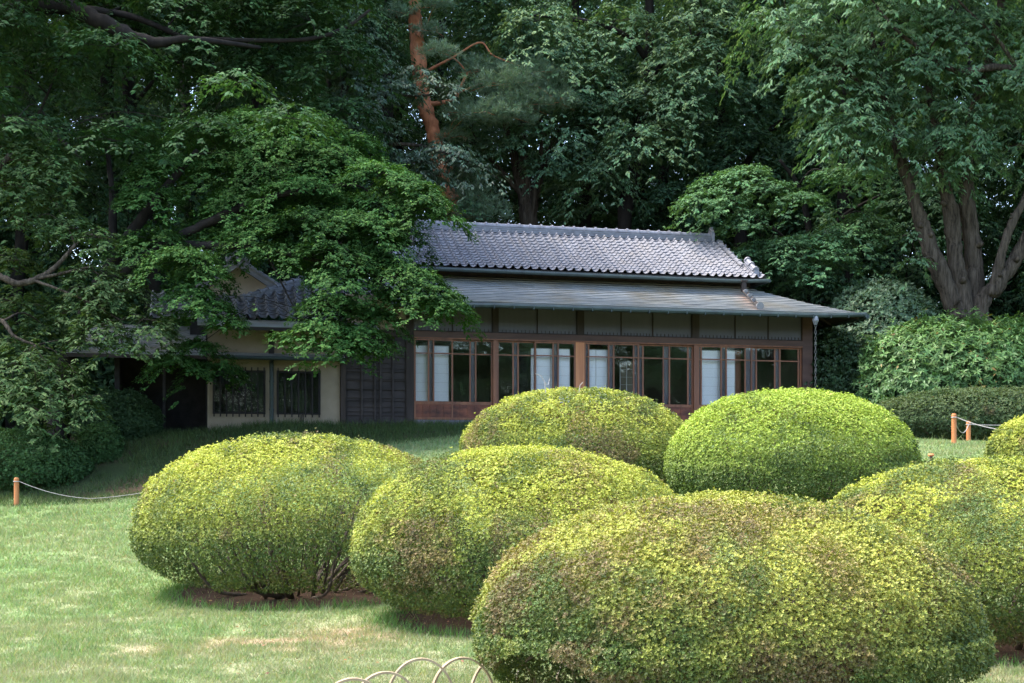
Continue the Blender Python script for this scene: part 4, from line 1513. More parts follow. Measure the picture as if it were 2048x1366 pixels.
    en.box(xe0, xe1, 1.2, 1.3, -0.6, zw)
    en.box(xe0, xe0 + 0.1, 0.0, 1.2, -0.6, hz(300, 712))
    en.box(hx(325), hx(331), 0.0, 0.08, -0.6, hz(300, 712))
    en.box(xe1 - 0.02, xe1 - 0.001, 0.0, 1.2, -0.6, zw)
    en.box(hx(380, 0.6), xe1 - 0.03, 0.6, 0.7, hz(400, 712, 0.6), zw + 0.1)
    en.build("entrance_wall", M['lattice'], root)
    er = MB()
    y_a, y_b = -0.7, 1.2
    za, zb = hz(280, 708, y_a), hz(280, 650, y_b)
    xa, xb = hx(128, y_a), xw0 - 0.03
    for r in range(14):
        a, b = r / 14, (r + 1) / 14
        er.add([(xa + 0.5 * a, y_a + (y_b - y_a) * a, za + (zb - za) * a + 0.012), (xb, y_a + (y_b - y_a) * a, za + (zb - za) * a + 0.012),
                (xb, y_a + (y_b - y_a) * b, za + (zb - za) * b), (xa + 0.5 * b, y_a + (y_b - y_a) * b, za + (zb - za) * b),
                (xa + 0.5 * a, y_a + (y_b - y_a) * a, za + (zb - za) * a - 0.002), (xb, y_a + (y_b - y_a) * a, za + (zb - za) * a - 0.002)], [(0, 1, 2, 3), (4, 5, 1, 0)])
    er.build("entrance_roof", M['shingle'], root)
    eb2 = MB()
    eb2.box(xa, xb, y_a, y_a + 0.05, za - 0.08, za - 0.004)
    eb2.add([(xa, y_a + 0.05, za - 0.06), (xb, y_a + 0.05, za - 0.06), (xb, 1.2, za + 0.2), (xa, 1.2, za + 0.2)], [(3, 2, 1, 0)])
    eb2.build("entrance_eave_board", M['darkwood'], root)
    return dict(z_e=z_e, xr=xr, ye=ye)


HOUSE = build_house()


# rain chains hanging from the lower gutter
def rain_chain(x, y, z1, z0, label):
    q = hworld(x, y, z1)
    zb = max(z0, g1(q[0], q[1]) - R0[2])
    L = z1 - zb
    r = thing("rain_chain", q, label, "rain chain", "rain chains at the eave")
    m = MB()
    m.tube([(0, 0, 0.05), (0, 0, -0.06)], [0.05, 0.075], 10)
    m.tube([(0, 0, -0.06), (0, 0, -0.16)], [0.075, 0.03], 10)
    m.build("outlet", M['steel'], r)
    c = MB()
    n = int((L - 0.16) / 0.075)
    for i in range(n):
        z = -0.17 - i * 0.075
        w = 0.022
        k = [(w * math.cos(a), 0, 0.045 * math.sin(a)) for a in np.linspace(0, 2 * math.pi, 9)]
        if i % 2:
            k = [(0, p[0], p[2]) for p in k]
        c.tube([np.array(p) + [0, 0, z] for p in k], 0.006, 4, cap=False)
        if i % 8 == 5:
            c.tube([(0, 0, z), (0, 0, z - 0.07)], [0.032, 0.014], 8)
    c.build("links", M['bronze'], r)


rain_chain(hx(1631, -1.21), -1.21, hz(1631, 636, -1.21), -0.05, "rain chain with pale outlet hanging from the front gutter beside the last post")
rain_chain(HOUSE['xr'] + 0.05, 1.3, HOUSE['z_e'] - 0.1, -0.05, "dark rain chain hanging from the side gutter in front of the bushes")

# ------------------------------------------------------------------ trees
def q3(px, py, Y, r):
    return (P(px, py, Y), r)


def build_trees():
    rng = np.random.default_rng(77)
    jit = lambda: rng.uniform(-0.35, 0.35)

    # the bright maple whose tiers hang in front of the house
    L = [(470, 320, 26.7, 75), (540, 345, 26.4, 80), (610, 375, 26, 85), (560, 300, 27, 85), (650, 305, 27, 85), (480, 400, 26.4, 75), (700, 335, 26.6, 85),
         (765, 345, 26.2, 75), (820, 368, 25.8, 62), (862, 402, 25.4, 52), (898, 428, 25.3, 30), (560, 450, 25.7, 90), (640, 440, 25.5, 90), (720, 448, 25.3, 85),
         (790, 462, 25.2, 62), (505, 462, 25.6, 66), (590, 502, 25.2, 80), (680, 505, 25.1, 80), (760, 515, 25.1, 60), (820, 548, 25.1, 72), (862, 578, 24.9, 66),
         (885, 603, 24.9, 50), (805, 592, 25.1, 55), (690, 560, 25.2, 75), (670, 605, 25, 65), (735, 625, 25, 65), (650, 655, 24.8, 62), (720, 662, 24.8, 60),
         (750, 692, 24.8, 36), (690, 692, 24.8, 48), (582, 672, 24.9, 36), (625, 702, 24.8, 36), (300, 480, 25.5, 75), (365, 512, 25.3, 72), (400, 545, 25.2, 56), (385, 590, 25.2, 60), (420, 612, 25, 46),
         (455, 640, 25, 34), (395, 690, 25.6, 55), (425, 735, 25.6, 55), (350, 722, 25.6, 46), (340, 330, 26.8, 80), (300, 390, 26.5, 60), (260, 270, 27.2, 70),
         (420, 262, 27.4, 85), (520, 240, 27.4, 80), (620, 250, 27.4, 75), (700, 280, 27.6, 60), (760, 410, 26.2, 80), (640, 375, 27.2, 90), (520, 390, 27.6, 90), (420, 450, 26.6, 60)]
    pads = []
    for px, py, Y, r in L:
        out = (px - 420) / 500.0
        pads.append(padpx(px, py, Y + jit(), r * 1.05, 1.15, tilt=(-0.28 * out, 0.12)))
    b = P(118, 900, 26.8)
    b[2] = g1(b[0], b[1])
    stems = [[(b - [0, 0, 0.2], 0.24), q3(120, 780, 26.8, 0.2), q3(165, 640, 26.6, 0.17), q3(240, 500, 26.4, 0.13), q3(320, 390, 26.4, 0.09), q3(395, 300, 26.6, 0.05)],
             [q3(200, 575, 26.5, 0.13), q3(330, 490, 26.2, 0.1), q3(450, 430, 25.9, 0.09), q3(560, 390, 25.8, 0.07), q3(690, 370, 25.8, 0.045)],
             [q3(330, 490, 26.2, 0.09), q3(470, 492, 25.6, 0.07), q3(580, 508, 25.3, 0.05), q3(700, 540, 25.1, 0.03)],
             [q3(225, 520, 26.4, 0.1), q3(225, 400, 26.8, 0.07), q3(215, 300, 27, 0.05)],
             [q3(530, 500, 25.45, 0.03), q3(566, 572, 25.4, 0.018), q3(600, 640, 25.1, 0.012)]]
    tree("japanese_maple", "spreading maple with tiers of fine bright green leaves hanging in front of the roofs", "tree", b, stems, pads, rng, dens=230, L=0.066, W=0.035, per=12, twig=0.26,
         col=(0.036, 0.088, 0.024), young=(0.072, 0.14, 0.033), fy=0.14, thick=0.055, dome=0.34, droop=0.35, gap=0.36, flat=0.2, hang=0.1, seed=1, voids=((*P(528, 568, 25.4), 0.68, 2.5, 0.5), (*P(490, 590, 25.3), 0.3, 2.5, 0.3)))

    # dark high tree at the upper left whose limb reaches across
    pads = []
    for px in range(-260, 860, 92):
        for py in (-300, -200, -120, -40, 35, 110, 180, 250):
            if (py > 120 and (px > 700 or px < -100)) or (px > 730 and py > -150):
                continue
            if py > 60 and rng.uniform() < 0.3:
                continue
            Y = rng.uniform(28.0, 31.0) if (py > 200 or px > 260) else rng.uniform(25.5, 30.5)
            rp = rng.uniform(70, 110)
            if py > 120 and px < 640:
                Y, rp = rng.uniform(24.6, 26.2), rng.uniform(55, 85)
            pads.append(padpx(px + rng.uniform(-40, 40), py + rng.uniform(-30, 30), Y, rp, 1.2, tilt=(-0.08, 0.05)))
    b = P(-190, 880, 29.5)
    b[2] = g1(b[0], b[1])
    stems = [[(b - [0, 0, 0.3], 0.4), q3(-190, 600, 29.5, 0.34), q3(-170, 300, 29.5, 0.28), q3(-120, 0, 29.5, 0.22), q3(0, -250, 29.5, 0.15), q3(120, -480, 29.5, 0.07)],
             [q3(-150, 150, 29.5, 0.2), q3(0, 30, 28.6, 0.19), q3(120, 12, 27.9, 0.18), q3(200, 42, 27.5, 0.16), q3(300, 84, 27.3, 0.12), q3(385, 78, 27.2, 0.07), q3(520, 95, 28.2, 0.035)],
             [q3(120, 15, 28.8, 0.1), q3(250, 30, 28.4, 0.07), q3(380, 80, 28.2, 0.05)],
             [q3(-170, 330, 29.5, 0.14), q3(-60, 250, 29, 0.1), q3(70, 245, 28.6, 0.07), q3(180, 330, 28.3, 0.04)],
             [q3(-110, -40, 29.5, 0.15), q3(200, -160, 29.3, 0.1), q3(500, -130, 29.3, 0.07), q3(720, -40, 29.3, 0.04)],
             [q3(385, 78, 28.2, 0.05), q3(600, 80, 28.6, 0.045), q3(690, 55, 28.8, 0.04), q3(740, 20, 28.8, 0.03)]]
    tree("shade_tree", "tall dark tree at the upper left with a thick black limb reaching across", "tree", b, stems, pads, rng, dens=60, L=0.12, W=0.052, per=9, twig=0.36,
         col=(0.031, 0.068, 0.027), young=(0.05, 0.098, 0.034), fy=0.1, thick=0.08, dome=0.4, droop=0.4, gap=0.4, flat=0.25, seed=2)

    # broadleaf evergreen at the left edge with grey limbs
    L = [(40, 300, 25.6, 70), (95, 330, 25.2, 75), (30, 370, 25.1, 70), (100, 395, 25.3, 50), (60, 440, 24.9, 55), (135, 455, 24.9, 55), (195, 475, 24.9, 40), (30, 520, 25.6, 50),
         (190, 545, 24.7, 55), (245, 580, 24.6, 60), (300, 640, 24.5, 48), (210, 600, 24.4, 55), (165, 575, 24.6, 40), (200, 650, 24.4, 60), (150, 622, 24.6, 42), (245, 690, 24.4, 42),
         (310, 660, 24.6, 40), (170, 690, 24.6, 40), (55, 720, 24.3, 75), (125, 742, 24.2, 52), (10, 690, 24.4, 50), (80, 790, 24.2, 75), (150, 800, 24.1, 48), (20, 770, 24.3, 60),
         (100, 835, 24.1, 42), (180, 795, 24.0, 30), (50, 610, 25.9, 70), (100, 660, 25.9, 60)]
    pads = [padpx(px, py, Y + jit() * 0.6, r, 1.0, tilt=(-0.12, 0.1)) for px, py, Y, r in L]
    b = P(-150, 960, 24.8)
    b[2] = g1(b[0], b[1])
    stems = [[(b - [0, 0, 0.2], 0.2), q3(-150, 760, 24.8, 0.16), q3(-120, 560, 24.8, 0.12), q3(-60, 400, 24.9, 0.09), q3(20, 310, 25, 0.05)],
             [q3(-120, 600, 24.8, 0.09), q3(-50, 535, 24.8, 0.075), q3(0, 553, 24.7, 0.065), q3(40, 567, 24.6, 0.06), q3(85, 552, 24.6, 0.052), q3(115, 530, 24.6, 0.045), q3(150, 490, 24.6, 0.03)],
             [q3(70, 558, 24.6, 0.035), q3(110, 550, 24.5, 0.03), q3(150, 540, 24.5, 0.022), q3(185, 533, 24.5, 0.015)],
             [q3(65, 560, 24.6, 0.03), q3(100, 572, 24.4, 0.025), q3(170, 600, 24.4, 0.02), q3(240, 640, 24.4, 0.014)],
             [q3(-150, 700, 24.8, 0.08), q3(-60, 640, 24.5, 0.06), q3(0, 640, 24.3, 0.045), q3(28, 672, 24.2, 0.03), q3(70, 690, 24.2, 0.018)]]
    tree("evergreen_tree", "olive green broadleaf tree with bare grey limbs at the left photo edge", "tree", b, stems, pads, rng, bark='bark', dens=150, L=0.1, W=0.038, per=9, twig=0.22,
         col=(0.045, 0.08, 0.03), young=(0.075, 0.115, 0.045), fy=0.16, thick=0.2, dome=0.55, droop=0.3, gap=0.4, flat=0.5, hang=0.0, seed=3, leaf='leaf', rbase=0.02)

    # red pine
    Y = 36.0
    b = P(905, 760, Y)
    b[2] = g1(b[0], b[1])
    pads = [(1010, 170, 85, 45), (1060, 150, 70, 40), (965, 140, 60, 35), (935, 225, 55, 30), (995, 232, 75, 35), (1090, 195, 65, 40), (1045, 210, 80, 35), (1120, 205, 40, 28),
            (950, 392, 46, 42), (965, 425, 60, 45), (880, 105, 45, 28), (858, 62, 34, 20), (800, 25, 40, 26), (872, 8, 40, 26), (905, 275, 35, 22), (820, -190, 120, 60), (900, -130, 90, 45), (740, -130, 90, 45), (830, -290, 110, 60), (880, -30, 60, 30)]
    lvp = []
    for px, py, rp, rz in pads:
        c = P(px, py, Y + rng.uniform(-0.8, 0.4) - (0.6 if py > 0 else 0))
        s = Y / F
        lvp.append((c[0], c[1], c[2], rp * s, rp * s * 0.9, rz * s))
    stems = [[(b - [0, 0, 0.3], 0.255), q3(905, 440, Y, 0.230), q3(890, 385, Y, 0.221), q3(878, 330, Y, 0.212), q3(868, 270, Y, 0.221), q3(850, 210, Y, 0.204), q3(838, 130, Y, 0.196), q3(833, 60, Y, 0.187), q3(828, 0, Y, 0.178), q3(822, -120, Y, 0.136), q3(830, -300, Y, 0.060)],
             [q3(872, 285, Y, 0.085), q3(885, 272, Y - 0.2, 0.076), q3(893, 271, Y - 0.4, 0.072)],
             [q3(850, 210, Y, 0.068), q3(905, 200, Y - 0.3, 0.051), q3(918, 180, Y - 0.4, 0.043), q3(935, 145, Y - 0.5, 0.034)],
             [q3(840, 150, Y, 0.051), q3(905, 115, Y - 0.3, 0.030), q3(960, 85, Y - 0.6, 0.025), q3(985, 110, Y - 0.7, 0.025), q3(1028, 128, Y - 0.8, 0.017)],
             [q3(886, 375, Y, 0.060), q3(900, 340, Y - 0.3, 0.043), q3(906, 335, Y - 0.4, 0.034)]]
    tree("red_pine", "pine with orange red bark and cloud shaped needle pads behind the roof", "pine tree", b, stems, [p[:5] for p in lvp], rng, leaf='needle', bark='redbark', lv=needle_leaves(lvp, rng), twigs=3, rbase=0.025, sides=12)

    # silvery drooping tree beside the pine
    L = [(700, 215, 70), (760, 185, 60), (800, 172, 45), (875, 165, 42), (912, 180, 34), (730, 265, 65), (772, 250, 45), (828, 312, 36), (900, 305, 60), (950, 332, 48), (990, 354, 26),
         (770, 315, 60), (830, 325, 60), (720, 160, 60), (755, 120, 42), (838, 140, 34), (690, 330, 60), (715, 60, 60), (660, 120, 80), (680, 20, 80), (760, 370, 60), (880, 352, 36)]
    pads = [padpx(px, py, 34.3 + jit(), r, 1.0, tilt=(-0.3, 0.1)) for px, py, r in L]
    b = P(690, 760, 35)
    b[2] = g1(b[0], b[1])
    stems = [[(b - [0, 0, 0.3], 0.2), q3(690, 550, 35, 0.17), q3(680, 350, 35, 0.14), q3(690, 180, 35, 0.09), q3(700, 40, 35, 0.05)],
             [q3(682, 380, 35, 0.08), q3(740, 300, 34.6, 0.06), q3(830, 290, 34.4, 0.045), q3(920, 315, 34.2, 0.025)], [q3(684, 300, 35, 0.07), q3(760, 205, 34.6, 0.05), q3(860, 190, 34.3, 0.03)]]
    tree("cherry_tree", "silvery grey green tree with drooping leaves crossing the pine trunk", "tree", b, stems, pads, rng, leaf='glossy', dens=90, L=0.115, W=0.042, per=9, twig=0.32,
         col=(0.075, 0.12, 0.085), young=(0.11, 0.16, 0.1), fy=0.2, thick=0.1, dome=0.5, droop=0.5, gap=0.4, hang=0.45, flat=0.35, seed=5, bark='bark')

    # several-stemmed tree behind the ridge
    Y = 37.5
    b = P(1060, 760, Y)
    b[2] = g1(b[0], b[1])
    L = [(940, 255, 60), (1000, 290, 65), (1055, 265, 70), (1120, 275, 65), (1165, 300, 50), (1200, 340, 55), (900, 285, 45), (1095, 325, 50), (1180, 250, 60), (1230, 290, 50), (960, 215, 70), (1130, 200, 90)]
    pads = [padpx(px, py, Y - 0.6 + 2 * jit(), r, 1.1, tilt=(0.0, 0.15)) for px, py, r in L]
    stems = [[(b - [0, 0, 0.3], 0.34), q3(1056, 460, Y, 0.3), q3(1048, 400, Y, 0.2), q3(1030, 320, Y, 0.14), q3(1012, 250, Y, 0.1), q3(1000, 160, Y, 0.05)],
             [q3(1052, 440, Y, 0.2), q3(1052, 360, Y, 0.16), q3(1045, 270, Y, 0.12), q3(1050, 150, Y, 0.06)],
             [q3(1060, 440, Y, 0.2), q3(1075, 360, Y, 0.15), q3(1100, 300, Y, 0.1), q3(1125, 250, Y, 0.06)],
             [q3(1058, 470, Y - 0.1, 0.12), q3(1068, 400, Y - 0.2, 0.09), q3(1082, 310, Y - 0.2, 0.06), q3(1080, 220, Y - 0.2, 0.035)],
             [q3(1045, 390, Y, 0.1), q3(1000, 340, Y, 0.07), q3(965, 300, Y, 0.04)]]
    tree("forked_tree", "tree with several bare brown stems fanning up behind the roof ridge", "tree", b, stems, pads, rng, dens=85, L=0.11, W=0.045, per=9, twig=0.34,
         col=(0.065, 0.125, 0.075), young=(0.1, 0.165, 0.085), fy=0.15, thick=0.08, dome=0.5, droop=0.5, gap=0.42, hang=0.3, flat=0.28, seed=6, bark='bark')

    # tall tree with leaning trunk, pale young leaves at the top
    Y = 37.0
    b = P(1235, 760, Y)
    b[2] = g1(b[0], b[1])
    pads = []
    for px, py, r in [(1010, 60, 80), (1080, 40, 90), (1150, 75, 90), (1010, -20, 80), (1100, 110, 70), (1180, 140, 70), (1240, 40, 80), (1310, 60, 80), (1370, 45, 70), (1400, 100, 70), (1340, 130, 70),
                      (1290, 190, 70), (1350, 200, 70), (1400, 160, 60), (1240, 205, 60), (1190, 210, 60), (1330, 260, 60), (1270, 270, 60), (1200, 345, 70), (1170, 305, 60), (1230, 310, 60), (1440, 60, 70), (1400, -20, 80)]:
        pads.append(padpx(px, py, Y - 1.2 + 3 * jit(), r, 1.2, tilt=(0.1 * (1230 - px) / 200, 0.22)))
    for py in (-80, -190):
        for px in range(960, 1500, 125):
            pads.append(padpx(px + rng.uniform(-30, 30), py + rng.uniform(-30, 30), rng.uniform(35.5, 39), rng.uniform(80, 120), 1.2))
    stems = [[(b - [0, 0, 0.3], 0.26), q3(1248, 450, Y, 0.22), q3(1262, 380, Y, 0.2), q3(1275, 310, Y, 0.18), q3(1288, 200, Y, 0.16), q3(1300, 60, Y, 0.13), q3(1290, -150, Y, 0.09), q3(1280, -400, Y, 0.05)],
             [q3(1295, 120, Y, 0.1), q3(1250, 70, Y - 0.6, 0.08), q3(1160, 40, Y - 1.2, 0.06), q3(1060, 30, Y - 1.5, 0.03)],
             [q3(1292, 170, Y, 0.08), q3(1340, 110, Y - 0.8, 0.06), q3(1410, 60, Y - 1.4, 0.03)],
             [q3(1295, -60, Y, 0.1), q3(1200, -200, Y - 2, 0.07), q3(1080, -260, Y - 3, 0.04)], [q3(1290, -120, Y, 0.1), q3(1380, -250, Y - 2.5, 0.07), q3(1470, -300, Y - 4, 0.04)]]
    tree("tall_tree", "tall tree with leaning trunk and light green branch tips behind the ridge", "tree", b, stems, pads, rng, dens=72, L=0.115, W=0.048, per=9, twig=0.36,
         col=(0.075, 0.138, 0.078), young=(0.125, 0.185, 0.085), fy=0.3, thick=0.08, dome=0.55, droop=0.55, gap=0.43, hang=0.3, flat=0.28, seed=7)

    # dark upright trunk with sparse sprays, between
    Y = 39.0
    b = P(1168, 760, Y)
    b[2] = g1(b[0], b[1])
    pads = [padpx(px, py, Y + 2 * jit(), r, 1.2, tilt=(0, 0.2)) for px, py, r in [(1200, 60, 80), (1150, 150, 70), (1210, 130, 60), (1240, 240, 70), (1160, 230, 60), (1130, 380, 50), (1200, 420, 60), (1170, 480, 60), (1180, -60, 110), (1120, -160, 110), (1230, -200, 120)]]
    stems = [[(b - [0, 0, 0.3], 0.24), q3(1172, 450, Y, 0.2), q3(1168, 300, Y, 0.17), q3(1158, 180, Y, 0.15), q3(1150, 60, Y, 0.12), q3(1160, -150, Y, 0.06)], [q3(1168, 250, Y, 0.09), q3(1195, 130, Y, 0.06), q3(1215, 40, Y, 0.03)]]
    tree("upright_tree", "dark upright trunk with thin sprays standing right of the fanned stems", "tree", b, stems, pads, rng, dens=50, L=0.115, W=0.05, per=9, twig=0.36, col=(0.06, 0.115, 0.068), young=(0.09, 0.15, 0.08), fy=0.15, thick=0.08, dome=0.5, droop=0.5, gap=0.45, hang=0.3, flat=0.28, seed=8)

    # layered maple behind the right end of the roof
    Y = 34.0
    b = P(1610, 760, Y + 1)
    b[2] = g1(b[0], b[1])
    L = [(1395, 392, 42), (1430, 362, 50), (1480, 345, 52), (1540, 374, 46), (1450, 402, 38), (1495, 428, 36), (1470, 448, 26), (1600, 394, 46), (1662, 350, 40), (1715, 342, 48), (1480, 508, 36), (1520, 492, 50), (1580, 484, 52), (1640, 474, 50), (1695, 460, 50), (1745, 440, 48), (1600, 528, 38), (1560, 522, 28), (1632, 545, 26), (1665, 512, 38)]
    pads = [padpx(px, py, Y - 0.9 + 2 * jit(), r * 1.08, 1.3, tilt=(0.3 * (1610 - px) / 180, 0.22)) for px, py, r in L]
    stems = [[(b - [0, 0, 0.3], 0.16), q3(1612, 600, Y + 1, 0.13), q3(1620, 480, Y + 0.8, 0.1), q3(1600, 380, Y + 0.6, 0.07), q3(1560, 320, Y + 0.3, 0.04)], [q3(1616, 540, Y + 0.9, 0.09), q3(1560, 470, Y + 0.3, 0.06), q3(1490, 430, Y, 0.035)],
             [q3(1618, 500, Y + 0.8, 0.08), q3(1690, 430, Y + 0.5, 0.05), q3(1760, 390, Y + 0.3, 0.03)]]
    tree("japanese_maple", "layered maple with pale green arching sprays behind the right end of the roof", "tree", b, stems, pads, rng, dens=130, L=0.085, W=0.043, per=11, twig=0.28,
         col=(0.07, 0.148, 0.075), young=(0.105, 0.2, 0.09), fy=0.3, thick=0.05, dome=0.3, droop=0.8, gap=0.42, hang=0.2, flat=0.22, seed=9)
    # its darker neighbour above
    Y = 38.0
    b = P(1500, 760, Y)
    b[2] = g1(b[0], b[1])
    L = [(1240, 195, 50), (1290, 180, 60), (1450, 130, 80), (1530, 150, 80), (1600, 120, 80), (1480, 210, 70), (1560, 230, 80), (1640, 240, 80), (1430, 260, 70), (1500, 290, 70), (1590, 300, 70), (1400, 200, 60), (1680, 300, 70), (1370, 310, 60), (1430, 330, 50), (1520, 60, 90), (1620, 30, 90), (1450, -40, 100), (1570, -60, 100), (1690, 150, 80), (1340, 380, 60), (1390, 440, 50), (1330, 460, 50)]
    pads = [padpx(px, py, Y - 0.5 + 3 * jit(), r, 1.2, tilt=(0.2 * (1500 - px) / 150, 0.2)) for px, py, r in L]
    stems = [[(b - [0, 0, 0.3], 0.24), q3(1480, 450, Y, 0.2), q3(1452, 320, Y, 0.17), q3(1440, 200, Y, 0.14), q3(1450, 60, Y, 0.1), q3(1480, -80, Y, 0.05)], [q3(1465, 380, Y, 0.1), q3(1530, 270, Y, 0.08), q3(1620, 200, Y, 0.04)]]
    tree("dark_maple", "darker tree with layered sprays above the pale arching maple", "tree", b, stems, pads, rng, dens=80, L=0.105, W=0.05, per=9, twig=0.35, col=(0.055, 0.112, 0.068), young=(0.085, 0.15, 0.08), fy=0.15, thick=0.06, dome=0.5, droop=0.5, gap=0.41, hang=0.2, flat=0.24, seed=10)

    # big zelkova at the right with stems fanning from one base
    Y = 31.5
    b = P(1935, 690, Y)
    b[2] = g1(b[0], b[1])
    L = [(1545, 40, 70), (1610, 55, 70), (1590, 100, 55), (1660, 90, 75), (1640, 165, 60), (1690, 190, 72), (1640, 225, 50), (1720, 245, 60), (1665, 262, 52), (1700, 130, 75), (1760, 190, 60), (1750, 60, 80), (1820, 40, 85), (1810, 120, 70),
         (1900, 60, 90), (1980, 50, 90), (2050, 70, 90), (1870, 150, 75), (1950, 160, 80), (2040, 170, 80), (1840, 205, 65), (1910, 220, 65), (1990, 230, 60), (1790, 275, 50), (1850, 275, 62), (1910, 270, 55), (1945, 285, 45),
         (1880, 300, 50), (1905, 330, 38), (1850, 322, 40), (1875, 345, 30), (2030, 290, 50), (1560, -30, 80), (1700, -40, 110), (1850, -60, 120), (2000, -70, 120), (2150, 20, 120), (2150, 150, 110), (1650, -150, 120), (1800, -190, 130), (1960, -210, 130), (2110, -150, 130),
         (1700, -300, 130), (1880, -340, 140), (2050, -320, 140), (1800, -430, 130), (1980, -450, 130), (1830, 520, 22), (1815, 470, 18), (1735, 320, 36), (1700, 290, 30)]
    pads = [padpx(px, py, Y - 0.6 + (2.2 if py < 0 else 1.6) * jit(), r, 1.15, tilt=(0.0005 * (1850 - px), 0.15)) for px, py, r in L]
    stems = [[(b + [-0.2, 0, -0.3], 0.437), q3(1922, 660, Y, 0.294), q3(1905, 600, Y, 0.218), q3(1872, 530, Y, 0.193), q3(1845, 450, Y, 0.160), q3(1825, 390, Y, 0.143), q3(1803, 325, Y, 0.126), q3(1775, 220, Y, 0.109), q3(1755, 130, Y, 0.084), q3(1735, 40, Y, 0.050)],
             [(b + [-0.05, 0, -0.3], 0.252), q3(1925, 620, Y, 0.227), q3(1912, 520, Y + 0.05, 0.193), q3(1902, 430, Y + 0.1, 0.185), q3(1888, 370, Y + 0.1, 0.143), q3(1870, 250, Y, 0.101), q3(1850, 110, Y, 0.067)],
             [(b + [0.05, 0.1, -0.3], 0.269), q3(1948, 620, Y + 0.2, 0.235), q3(1945, 500, Y + 0.3, 0.210), q3(1932, 380, Y + 0.3, 0.185), q3(1940, 260, Y + 0.3, 0.151), q3(1980, 120, Y + 0.2, 0.109), q3(2010, -80, Y, 0.076), q3(2000, -320, Y, 0.042)],
             [(b + [0.25, -0.05, -0.3], 0.403), q3(1960, 630, Y - 0.1, 0.235), q3(1995, 570, Y - 0.2, 0.202), q3(2035, 510, Y - 0.2, 0.176), q3(2080, 420, Y - 0.3, 0.143), q3(2130, 270, Y - 0.3, 0.101), q3(2150, 60, Y - 0.3, 0.059)],
             [q3(1985, 590, Y - 0.25, 0.143), q3(2000, 520, Y - 0.35, 0.101), q3(2020, 455, Y - 0.4, 0.092), q3(2052, 390, Y - 0.4, 0.076), q3(2070, 300, Y - 0.4, 0.042)],
             [q3(2125, 280, Y - 0.3, 0.084), q3(2060, 175, Y - 0.8, 0.084), q3(2010, 135, Y - 1.0, 0.084), q3(1925, 143, Y - 1.1, 0.076), q3(1880, 125, Y - 1.1, 0.063), q3(1840, 98, Y - 1.1, 0.055), q3(1790, 58, Y - 1.1, 0.042), q3(1755, 15, Y - 1.1, 0.034)],
             [q3(2060, 175, Y - 0.8, 0.050), q3(2000, 85, Y - 1.2, 0.042), q3(1965, 50, Y - 1.2, 0.034), q3(1920, 5, Y - 1.2, 0.025)],
             [q3(1775, 220, Y, 0.067), q3(1700, 150, Y - 0.4, 0.050), q3(1620, 100, Y - 0.6, 0.042), q3(1600, 40, Y - 0.6, 0.029)]]
    tree("zelkova_tree", "big tree whose thick grey stems fan from one base right of the house", "tree", b, stems, pads, rng, bark='bark', dens=84, L=0.12, W=0.046, per=10, twig=0.34, sides=22,
         col=(0.075, 0.14, 0.075), young=(0.11, 0.175, 0.085), fy=0.22, thick=0.085, dome=0.6, droop=0.6, gap=0.46, hang=0.38, flat=0.28, seed=11)

    # the dark wood behind: four grown once, then copied
    protos = []
    for v in range(4):
        hgt = (17, 19, 16, 20)[v]
        tr = [(np.array([0, 0, -0.4]), 0.3), (np.array([rng.normal(0, 0.2), rng.normal(0, 0.2), hgt * 0.3]), 0.24), (np.array([rng.normal(0, 0.5), rng.normal(0, 0.4), hgt * 0.6]), 0.17), (np.array([rng.normal(0, 0.7), rng.normal(0, 0.5), hgt * 0.95]), 0.05)]
        pads = []
        for i in range(62):
            z = hgt * rng.uniform(0.12, 1.0)
            rr = (4.2 if z < hgt * 0.75 else 2.8) * math.sqrt(rng.uniform(0.12, 1))
            t = rng.uniform(0, 6.28)
            r = rng.uniform(0.8, 1.5)
            pads.append((rr * math.cos(t), rr * math.sin(t), z, r, r, -0.12 * math.cos(t), -0.12 * math.sin(t)))
        o = tree("forest_tree", "dark tall tree in the shaded wood behind the house", "tree", (0, 0, 0), [tr], pads, rng, group="trees of the dark wood", dens=40, L=0.125, W=0.055, per=9, twig=0.38,
                 col=(0.044, 0.09, 0.05), young=(0.075, 0.125, 0.06), fy=0.12, thick=0.1, dome=0.55, droop=0.5, gap=0.4, hang=0.3, flat=0.3, seed=20 + v, twigs=2)
        protos.append(o)
    spots = [(-15.5, 40), (-10.5, 42), (-6.2, 40.5), (-2.2, 43), (1.0, 42.5), (4.2, 41.5), (7.6, 43), (11, 41), (15, 40), (19, 38), (-19, 36),
             (-13, 48), (-7, 49), (-2, 50), (3.5, 49), (8.5, 50), (13.5, 48), (18, 46), (22, 44), (-20, 45), (-23, 55), (-16, 57), (-9, 56), (-4, 58), (1, 57), (6, 58), (11, 56), (16.5, 57), (23, 54), (-13.5, 53), (4, 53), (-3.5, 46), (6, 46), (-11, 35.5), (-12.2, 31.8), (-15.5, 33), (-9, 33.2), (-6.8, 35), (21, 34), (24, 38), (14.5, 45), (17.5, 41), (20.8, 41.5), (11.5, 52.5), (25, 46), (9.5, 46.5), (-13.8, 37.5), (-17.5, 40.5), (-12.8, 44.5), (16.5, 38.2), (-18.5, 32.5), (22.5, 36), (-17.5, 28.5), (-20.5, 25.5), (9.6, 36.8), (12.6, 37.5), (-30, 68), (-22, 70), (-15, 68), (-8, 70), (-1, 69), (6, 70), (13, 68), (20, 70), (28, 68), (-3.5, 37), (16.2, 35), (19.5, 32)]  # pair nearest the lawn at left: added out of view to shade the bank
